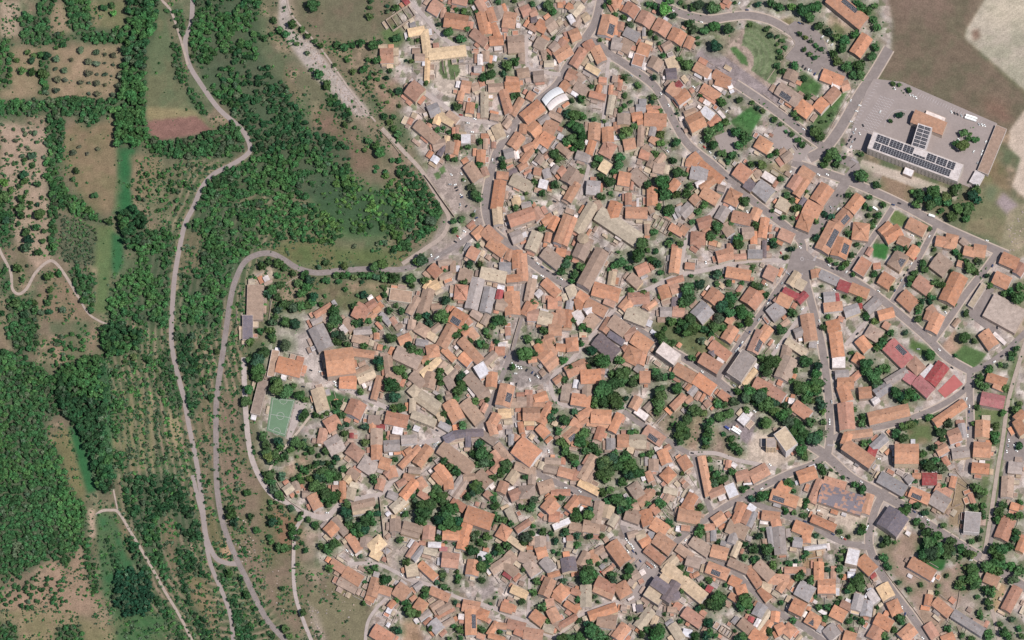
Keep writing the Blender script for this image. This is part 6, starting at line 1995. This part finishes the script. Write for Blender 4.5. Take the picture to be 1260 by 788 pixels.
# ------------------------------------------------------------------ trees
def leafcloud(n, seed, size, squash=.85, inner=True):
    """unit crown: leaf sprays on the skins of several overlapping clumps, as (n, 4, 3) corner array"""
    r = np.random.default_rng(seed); k = int(r.integers(8, 13)); out = []
    cen = r.normal(size=(k, 3)); cen /= np.linalg.norm(cen, axis=1)[:, None]; cen *= r.uniform(.25, .62, (k, 1)); cen[:, 2] *= .8; rad = r.uniform(.3, .5, k)
    b = r.integers(0, k, n); d = r.normal(size=(n, 3)); d[:, 2] += .35; d /= np.linalg.norm(d, axis=1)[:, None]
    pos = cen[b]+d*rad[b][:, None]*r.uniform(.75, 1.08, (n, 1)); pos[:, 2] *= squash
    nrm = d+r.normal(size=(n, 3))*.45; nrm /= np.linalg.norm(nrm, axis=1)[:, None]
    t = np.cross(nrm, r.normal(size=(n, 3))); t /= np.linalg.norm(t, axis=1)[:, None]+1e-9; bt = np.cross(nrm, t); s = size*r.uniform(.6, 1.3, (n, 1))
    return np.stack([pos-t*s-bt*s*.7, pos+t*s-bt*s*.5, pos+t*s*.8+bt*s*.8, pos-t*s*.9+bt*s*.6], 1)
def crown_mesh(n, seed, size, sq=.85):
    q = leafcloud(n, seed, size, sq).reshape(-1, 3); me = bpy.data.meshes.new('crown'); fastmesh(me, q, np.arange(len(q)).reshape(-1, 4)); me.materials.append(M['leafo']); return me
BIGC = [crown_mesh(900, 10+i, .105) for i in range(5)]; MIDC = [crown_mesh(420, 30+i, .145) for i in range(6)]; OLC = [crown_mesh(240, 50+i, .15, .75) for i in range(5)]
def trunk_mesh():
    mb = MB(); 
    def limb(a, b, r0, r1):
        A, B = Vector(a), Vector(b); d = (B-A).normalized(); s = d.cross(Vector((.3, .9, .2))).normalized(); t = d.cross(s)
        ra = [A+(s*math.cos(k*math.pi/3)+t*math.sin(k*math.pi/3))*r0 for k in range(6)]; rb = [B+(s*math.cos(k*math.pi/3)+t*math.sin(k*math.pi/3))*r1 for k in range(6)]
        for k in range(6): mb.poly([tuple(ra[k]), tuple(ra[(k+1) % 6]), tuple(rb[(k+1) % 6]), tuple(rb[k])])
    limb((0, 0, 0), (.02, .01, .6), .085, .06); limb((.02, .01, .58), (.3, .1, 1.15), .055, .02); limb((.02, .01, .56), (-.25, .2, 1.2), .05, .02); limb((.02, .01, .6), (0, -.25, 1.25), .05, .02)
    return mb.mesh('trunk', [M['bark']])
TRUNK = trunk_mesh()
def leafcol(kind):
    base = dict(t=(.037, .088, .032), l=(.062, .160, .044), o=(.068, .096, .062))[kind]; f = random.uniform(.62, 1.4); w = random.uniform(.8, 1.4)
    if kind == 't' and random.random() < .22: base = random.choice(((.036, .070, .040), (.050, .095, .034), (.018, .056, .030)))
    return (base[0]*f*w, base[1]*f, base[2]*f*random.uniform(.85, 1.1), 1)
def plant(x, y, r, kind, name):
    cz = 1.2*r+.3; g = ground(x, y, cz); root = empty(name, (g[0], g[1], 0)); rz = random.uniform(0, 6.28)
    me = random.choice(OLC if kind == 'o' else BIGC if r > 6.5 else MIDC)
    tr = link('trunk', TRUNK, root); tr.scale = (r, r, cz/1.1); tr.rotation_euler.z = rz
    c = link('crown', me, root, (0, 0, cz)); c.scale = (r*1.1, r*random.uniform(1.0, 1.18), r*random.uniform(.9, 1.05)); c.rotation_euler.z = rz; c.color = leafcol(kind); tr.color = c.color
    return root
twt = where_table([(t[0], t[1]) for t in trees])
ol = [i for i, t in enumerate(trees) if t[3] == 'o']; tt = [i for i, t in enumerate(trees) if t[3] != 'o']
for i in ol[:110]:
    x, y, r, k = trees[i]; root = plant(x, y, r, k, 'olive_tree')
    tag(root, ('large' if r > 4.5 else 'small' if r < 2.6 else 'rounded')+' grey-green olive tree, '+wh(twt[i], 'tree'), 'olive tree', 'olive trees of the valley orchards')
for i in tt[:300]:
    x, y, r, k = trees[i]; root = plant(x, y, r, k, 'tree')
    tag(root, ('light green ' if k == 'l' else '')+('huge' if r > 9 else 'broad' if r > 7 else 'mid-sized')+' leafy tree, '+wh(twt[i], 'tree'), 'tree', 'single trees in and round the town')
def mass_of_trees(name, spots, n, size, seeds=8, sq=.85):
    """one mass of trees that nobody would count: spots = (x, y, z, r, colour)"""
    T = [leafcloud(n, 100+s, size, sq) for s in range(seeds)]; Q, C = [], []
    for k, (x, y, z, r, c) in enumerate(spots):
        a = random.uniform(0, 6.28); q = T[k % seeds].reshape(-1, 3)*r; R = np.array([[math.cos(a), -math.sin(a), 0], [math.sin(a), math.cos(a), 0], [0, 0, 1]])
        Q.append(q@R.T+np.array((x, y, z))); C.append(np.tile(np.array([*c[:3], 1.0]), (len(q), 1)))
        if z > 1.8:
            w_ = .075*r; tri = [(x+w_*math.cos(a+2.094*j), y+w_*math.sin(a+2.094*j)) for j in range(3)]
            Q.append(np.array([p_ for j in range(3) for p_ in ((*tri[j], 0), (*tri[(j+1) % 3], 0), (*tri[(j+1) % 3], z), (*tri[j], z))])); C.append(np.tile(np.array([.09, .065, .045, 1.0]), (12, 1)))
    q = np.concatenate(Q); me = bpy.data.meshes.new(name); fastmesh(me, q, np.arange(len(q)).reshape(-1, 4))
    ca = me.color_attributes.new('col', 'FLOAT_COLOR', 'CORNER'); ca.data.foreach_set('color', np.concatenate(C).astype(np.float32).ravel()); me.materials.append(M['leaf'])
    return tag(link(name, me), kind='stuff')
sp = []
for i in tt[300:]:
    x, y, r, k = trees[i]; z = 1.1*r+.2; g = ground(x, y, z); sp.append((g[0], g[1], z, r*1.07, leafcol(k)))
mass_of_trees('garden_foliage', sp, 190, .2)
# --- woods of the valley: outline, spacing, crown radius, colour
def dens(poly, step, rmin, rmax, tint, gaps, jitter=.5):
    p = np.array(poly, float); out = []; y = p[:, 1].min()
    while y < p[:, 1].max():
        x = p[:, 0].min()
        while x < p[:, 0].max():
            a, b = x+random.uniform(-jitter, jitter)*step, y+random.uniform(-jitter, jitter)*step; ins = False
            for k in range(len(p)):
                u_, w_ = p[k], p[k-1]
                if (u_[1] > b) != (w_[1] > b) and a < (w_[0]-u_[0])*(b-u_[1])/(w_[1]-u_[1])+u_[0]: ins = not ins
            if ins and roadfree(a, b):
                i, j = min(NX-1, max(0, int((a-X0)/STEP))), min(NY-1, max(0, int((b-Y0)/STEP)))
                if gaps and n2[j, i] < (.5 if 380 < a < 500 and b > 215 else .38) and random.random() < .85: x += step; continue
                m = .62+.8*n4[j, i]; tn = tint
                if n1[j, i]+random.uniform(-.1, .1) > .6: tn = tuple(.5*p_+.5*q_ for p_, q_ in zip(tint, LT))
                elif random.random() < .12: tn = OL
                if 385 < a < 500 and 218 < b < 300 and random.random() < .6: tn = tuple(.25*p_+.75*q_ for p_, q_ in zip(tint, (.075, .150, .042)))
                out.append((a, b, random.uniform(rmin, rmax)*random.choice((.7, .9, 1, 1, 1.15)), tuple(m*p_ for p_ in tn)))
            x += step
        y += step
    return out
RP = []
for nm, w, mt, p, pv_ in ROADS:
    if p[0][0] < 560 or p[-1][0] < 560:
        for a in smooth(p, 6): RP.append((a[0], a[1], w/2))
RP = np.array(RP)
def roadfree(x, y): return bool(np.all(np.hypot(RP[:, 0]-x, RP[:, 1]-y) > RP[:, 2]+.8))
for nm, L in WOODS.items():
    spots = []
    for poly, st, r0, r1, tint in L:
        for x, y, r, t in dens(poly, st*(.84 if st < 7 else 1), r0, r1, tint, nm in ('gorge_wood', 'slope_wood') and st < 9):
            z = r*(2.1 if nm in ('poplar_belt', 'conifer_stand') else 1.05); g = ground(x, y); f = random.uniform(.7, 1.35); w = random.uniform(.85, 1.25); spots.append((g[0], g[1], z, r*1.12, (t[0]*f*w, t[1]*f, t[2]*f)))
    mass_of_trees(nm, spots, 130 if nm != 'orchard_rows' else 80, .21)
# --- scrub, bushes and weeds
CLEAN = [pmask(p) for p in ([(196, -80), (199, 8), (211, 50), (216, 98), (240, 125), (262, 160), (240, 168), (195, 175), (178, 150), (180, 60)], [(113, 276), (140, 280), (139, 320), (132, 385), (118, 386), (112, 372)], [(352, -80), (486, -80), (484, 44), (440, 50), (408, 47), (362, 12)], [(75, 165), (90, 150), (145, 150), (144, 262), (112, 262), (100, 240)], [(0, 60), (150, 56), (150, 120), (0, 124)], ROCK)]
clean = np.any(CLEAN, axis=0); spots = []; tries = 0
while len(spots) < 18000 and tries < 300000:
    tries += 1
    x, y = random.uniform(-20, 560), random.uniform(-20, 810); i, j = int((x-X0)/STEP), int((y-Y0)/STEP)
    if tm[j, i] > .1 or not roadfree(x, y) or n2[j, i]*.5+n3[j, i]*.5+random.uniform(-.06, .06)+(.12*(terr[j, i]-.42)+.08)*tz[j, i] < .5: continue
    c = G[j, i]
    if c[0] < 62 or (clean[j, i] and random.random() < .93): continue
    r = random.choice((.5, .7, .9, 1.1, 1.4, 2.2))*(1+.35*tz[j, i]); g = ground(x, y); t_ = random.choice((MD, OL, OL, DK, LT)); f = random.uniform(.9, 1.5); spots.append((g[0], g[1], r*.5, r, tuple(k*f for k in t_)))
mass_of_trees('hillside_scrub', spots, 26, .42, 6, .7)
spots = []; ta = np.array([(t[0], t[1], t[2]) for t in trees])
def onroof(x, y): return any(abs(r['cx']-x) < 60 and abs(r['cy']-y) < 60 and inside(r, x, y, 1.05) for r in rects)
n = 0
while len(spots) < 2200 and n < 30000:
    n += 1; t = trees[random.randrange(len(trees))]; a = random.uniform(0, 6.28); d = t[2]*random.uniform(.8, 2.6)+1; x, y = t[0]+math.cos(a)*d, t[1]+math.sin(a)*d
    if x < 330 or onroof(x, y): continue
    i, j = int((x-X0)/STEP), int((y-Y0)/STEP)
    if not (0 <= i < NX and 0 <= j < NY): continue
    r = random.uniform(.5, 1.6); g = ground(x, y); f = random.uniform(.9, 1.7); spots.append((g[0], g[1], r*.5, r, tuple(k*f for k in random.choice((MD, MD, LT, OL)))))
spots2 = spots
mass_of_trees('garden_shrubbery', spots2, 26, .42, 6, .7)

mb = MB()
for poly, n in ((ROCK, 420), ([(376, 735), (392, 752), (404, 795), (394, 800), (382, 768)], 110), ([(256, 640), (300, 620), (340, 690), (350, 760), (300, 700)], 110), ([(400, 700), (440, 735), (420, 780), (390, 740)], 40), ([(1238, 262), (1262, 255), (1262, 320), (1240, 312)], 90)):
    p = np.array(poly); pm = pmask(poly); k = 0
    while k < n:
        x, y = random.uniform(*sorted((p[:, 0].min(), p[:, 0].max()))), random.uniform(p[:, 1].min(), p[:, 1].max())
        i, j = min(NX-1, int((x-X0)/STEP)), min(NY-1, int((y-Y0)/STEP))
        if not pm[j, i]: continue
        k += 1; g = ground(x, y); r = random.choice((.3, .4, .5, .7, .9, 1.3)); m = random.randint(5, 7); a0 = random.uniform(0, 6)
        lo = [(g[0]+r*random.uniform(.8, 1.3)*math.cos(a0+6.283*q_/m), g[1]+r*random.uniform(.6, 1.1)*math.sin(a0+6.283*q_/m)) for q_ in range(m)]
        hi = [(g[0]+(a-g[0])*.6, g[1]+(b-g[1])*.6) for a, b in lo]; h = r*random.uniform(.4, .9); cc = alb(jit((176, 162, 146), .12))
        for q_ in range(m):
            a, b, c, d = lo[q_], lo[(q_+1) % m], hi[(q_+1) % m], hi[q_]; mb.poly([(*a, 0), (*b, 0), (*c, h), (*d, h)], cc)
        mb.poly([(*a, h) for a in hi], cc)
tag(link('loose_rock', mb.mesh('loose_rock', [M['wall']])), kind='stuff')

# ------------------------------------------------------------------ vehicles
def car_mesh(k=1.0, wheels=True):
    mb = MB(); L, W = 2.1*k, .88
    prof = [(-L, .35), (L, .35), (L*.99, .72), (L*.5, .92), (-L*.9, .98), (-L, .8)]
    for s in (1, -1): mb.poly([(x, s*W, z) for x, z in (prof if s < 0 else prof[::-1])])
    for a, b in zip(prof, prof[1:]+prof[:1]): mb.poly([(a[0], -W, a[1]), (a[0], W, a[1]), (b[0], W, b[1]), (b[0], -W, b[1])][::-1])
    roof = [(-L*.62, 1.43), (L*.12, 1.45)]; mb.poly([(roof[0][0], -W*.78, 1.45), (roof[1][0], -W*.78, 1.46), (roof[1][0], W*.78, 1.46), (roof[0][0], W*.78, 1.45)])
    return mb.mesh('parked_car', [M['car']])
def glass_mesh(k=1.0):
    mb = MB(); L, W = 2.1*k, .88; b = [(-L*.88, -W*.94, .97), (L*.47, -W*.94, .92), (L*.47, W*.94, .92), (-L*.88, W*.94, .97)]; t = [(-L*.62, -W*.78, 1.44), (L*.12, -W*.78, 1.45), (L*.12, W*.78, 1.45), (-L*.62, W*.78, 1.44)]
    for i in range(4): mb.poly([b[i], b[(i+1) % 4], t[(i+1) % 4], t[i]])
    return mb.mesh('windows', [M['glass']])
def wheel_mesh():
    mb = MB(); n = 12; q = [(.33*math.cos(2*math.pi*i/n), .33*math.sin(2*math.pi*i/n)) for i in range(n)]
    for s in (.1, -.1): mb.poly([(x, s, z) for x, z in (q if s < 0 else q[::-1])])
    for i in range(n): a, b = q[i], q[(i+1) % n]; mb.poly([(a[0], -.1, a[1]), (b[0], -.1, b[1]), (b[0], .1, b[1]), (a[0], .1, a[1])])
    return mb.mesh('wheel', [M['tyre']])
CM, GM, WM = car_mesh(), glass_mesh(), wheel_mesh()
CC = dict(w=(.72, .72, .71), s=(.36, .37, .38), k=(.025, .026, .03), r=(.34, .04, .035)); CN_ = dict(w='white', s='silver', k='dark', r='red')
cars = cars[:300]; cwt = where_table([(c[0], c[1]) for c in cars])
proto = {}
for i, (x, y, ang, k) in enumerate(cars):
    g = ground(x, y, .8); a = -math.radians(ang)
    if k not in proto:
        o = link('parked_car', CM, None); gl = link('cabin_glass', GM, o)
        for sx in (-1.3, 1.3):
            for sy in (-.8, .8): link('wheel', WM, o, (sx, sy, .33))
        proto[k] = o
    else:
        o = proto[k].copy(); COL.objects.link(o); gl = None
        for ch in proto[k].children:
            if ch.name.startswith('cabin'): c = ch.copy(); COL.objects.link(c); c.parent = o
    f = random.uniform(.85, 1.1); o.color = (*[min(.8, v_*f) for v_ in CC[k]], 1)
    if k == 'k' and random.random() < .3: o.color = (.03, .05, .12, 1)
    o.location = (g[0], g[1], zc); o.rotation_euler.z = math.atan2(math.sin(a)/CT, math.cos(a)); s_ = random.uniform(.92, 1.06); o.scale = (s_, s_, s_)
    tag(o, CN_[k]+' parked car, '+wh(cwt[i], 'car'), 'car', 'cars parked in the streets')
LB = ['white articulated lorry trailer parked along the school yard edge', 'white camper van in the villa garden drive', 'white delivery truck by the roadside pines', 'white box lorry in the asphalt yard by the avenue', 'dark blue truck cab beside the white box lorry']
LS = [15, 6.5, 7.5, 12, 7, 15, 12]
trucks += [(trucks[0][0]+1.3, trucks[0][1]-2.7, 20, 'w'), (trucks[3][0]+1.6, trucks[3][1]-2.6, 35, 'w')]
LB += ['white lorry trailer nearest the brown field, twin of its neighbour', 'white box lorry nearest the white canopy in the asphalt yard']
for i, (x, y, ang, k) in enumerate(trucks):
    L = LS[i]/2; g = ground(x, y, 2.5); root = empty('lorry', (g[0], g[1], zc)); root.rotation_euler.z = -math.radians(ang); tag(root, LB[i], 'lorry')
    mb = MB(); mb.box((-L*.1, 0), (L*.88, 0), (0, 1.25), .9, 3.4 if i != 1 else 2.6); o = link('box_body', mb.mesh('box_body', [M['car']]), root); o.color = (.74, .73, .71, 1) if k == 'w' else (.05, .07, .2, 1)
    mb = MB(); mb.box((L*.9, 0), (.95, 0), (0, 1.15), .6, 2.7 if i != 1 else 1.8); o = link('cab', mb.mesh('cab', [M['car']]), root); o.color = (.6, .6, .6, 1)
    for sx in (-L*.7, L*.6):
        for sy in (-1.05, 1.05): w_ = link('wheel', WM, root, (sx, sy, .5)); w_.scale = (1.5, 1.5, 1.5)

# ------------------------------------------------------------------ camera, light, world
cd = bpy.data.cameras.new('camera'); cam = bpy.data.objects.new('camera', cd); COL.objects.link(cam); S.camera = cam
cam.location = (0, -DIST*ST, DIST*CT); cam.rotation_euler = (TILT, 0, 0); cd.sensor_width = 36; cd.lens = 36*DIST/GW; cd.clip_start = 100; cd.clip_end = 20000
sd = bpy.data.lights.new('sun', 'SUN'); sun = bpy.data.objects.new('sun', sd); COL.objects.link(sun); sd.energy = 4.6; sd.angle = math.radians(.5); sd.color = (1, .96, .90)
sun.rotation_euler = Vector(SUNV).to_track_quat('Z', 'Y').to_euler()
W = bpy.data.worlds.new('World'); S.world = W; W.use_nodes = True; nt = W.node_tree; bg = nt.nodes['Background']; sk = nt.nodes.new('ShaderNodeTexSky'); sk.sky_type = 'NISHITA'; sk.sun_disc = False
sk.sun_elevation = math.radians(58); sk.sun_rotation = math.radians(130); nt.links.new(sk.outputs['Color'], bg.inputs['Color']); bg.inputs['Strength'].default_value = .075
S.view_settings.view_transform = 'Standard'; S.view_settings.look = 'None'; S.view_settings.exposure = .35; S.view_settings.gamma = 1; S.view_settings.use_curve_mapping = False
S.cycles.max_bounces = 4; S.cycles.diffuse_bounces = 2; S.cycles.use_denoising = True
print('houses', len(plain), 'trees', len(trees), 'cars', len(cars), 'objects', len(S.objects))
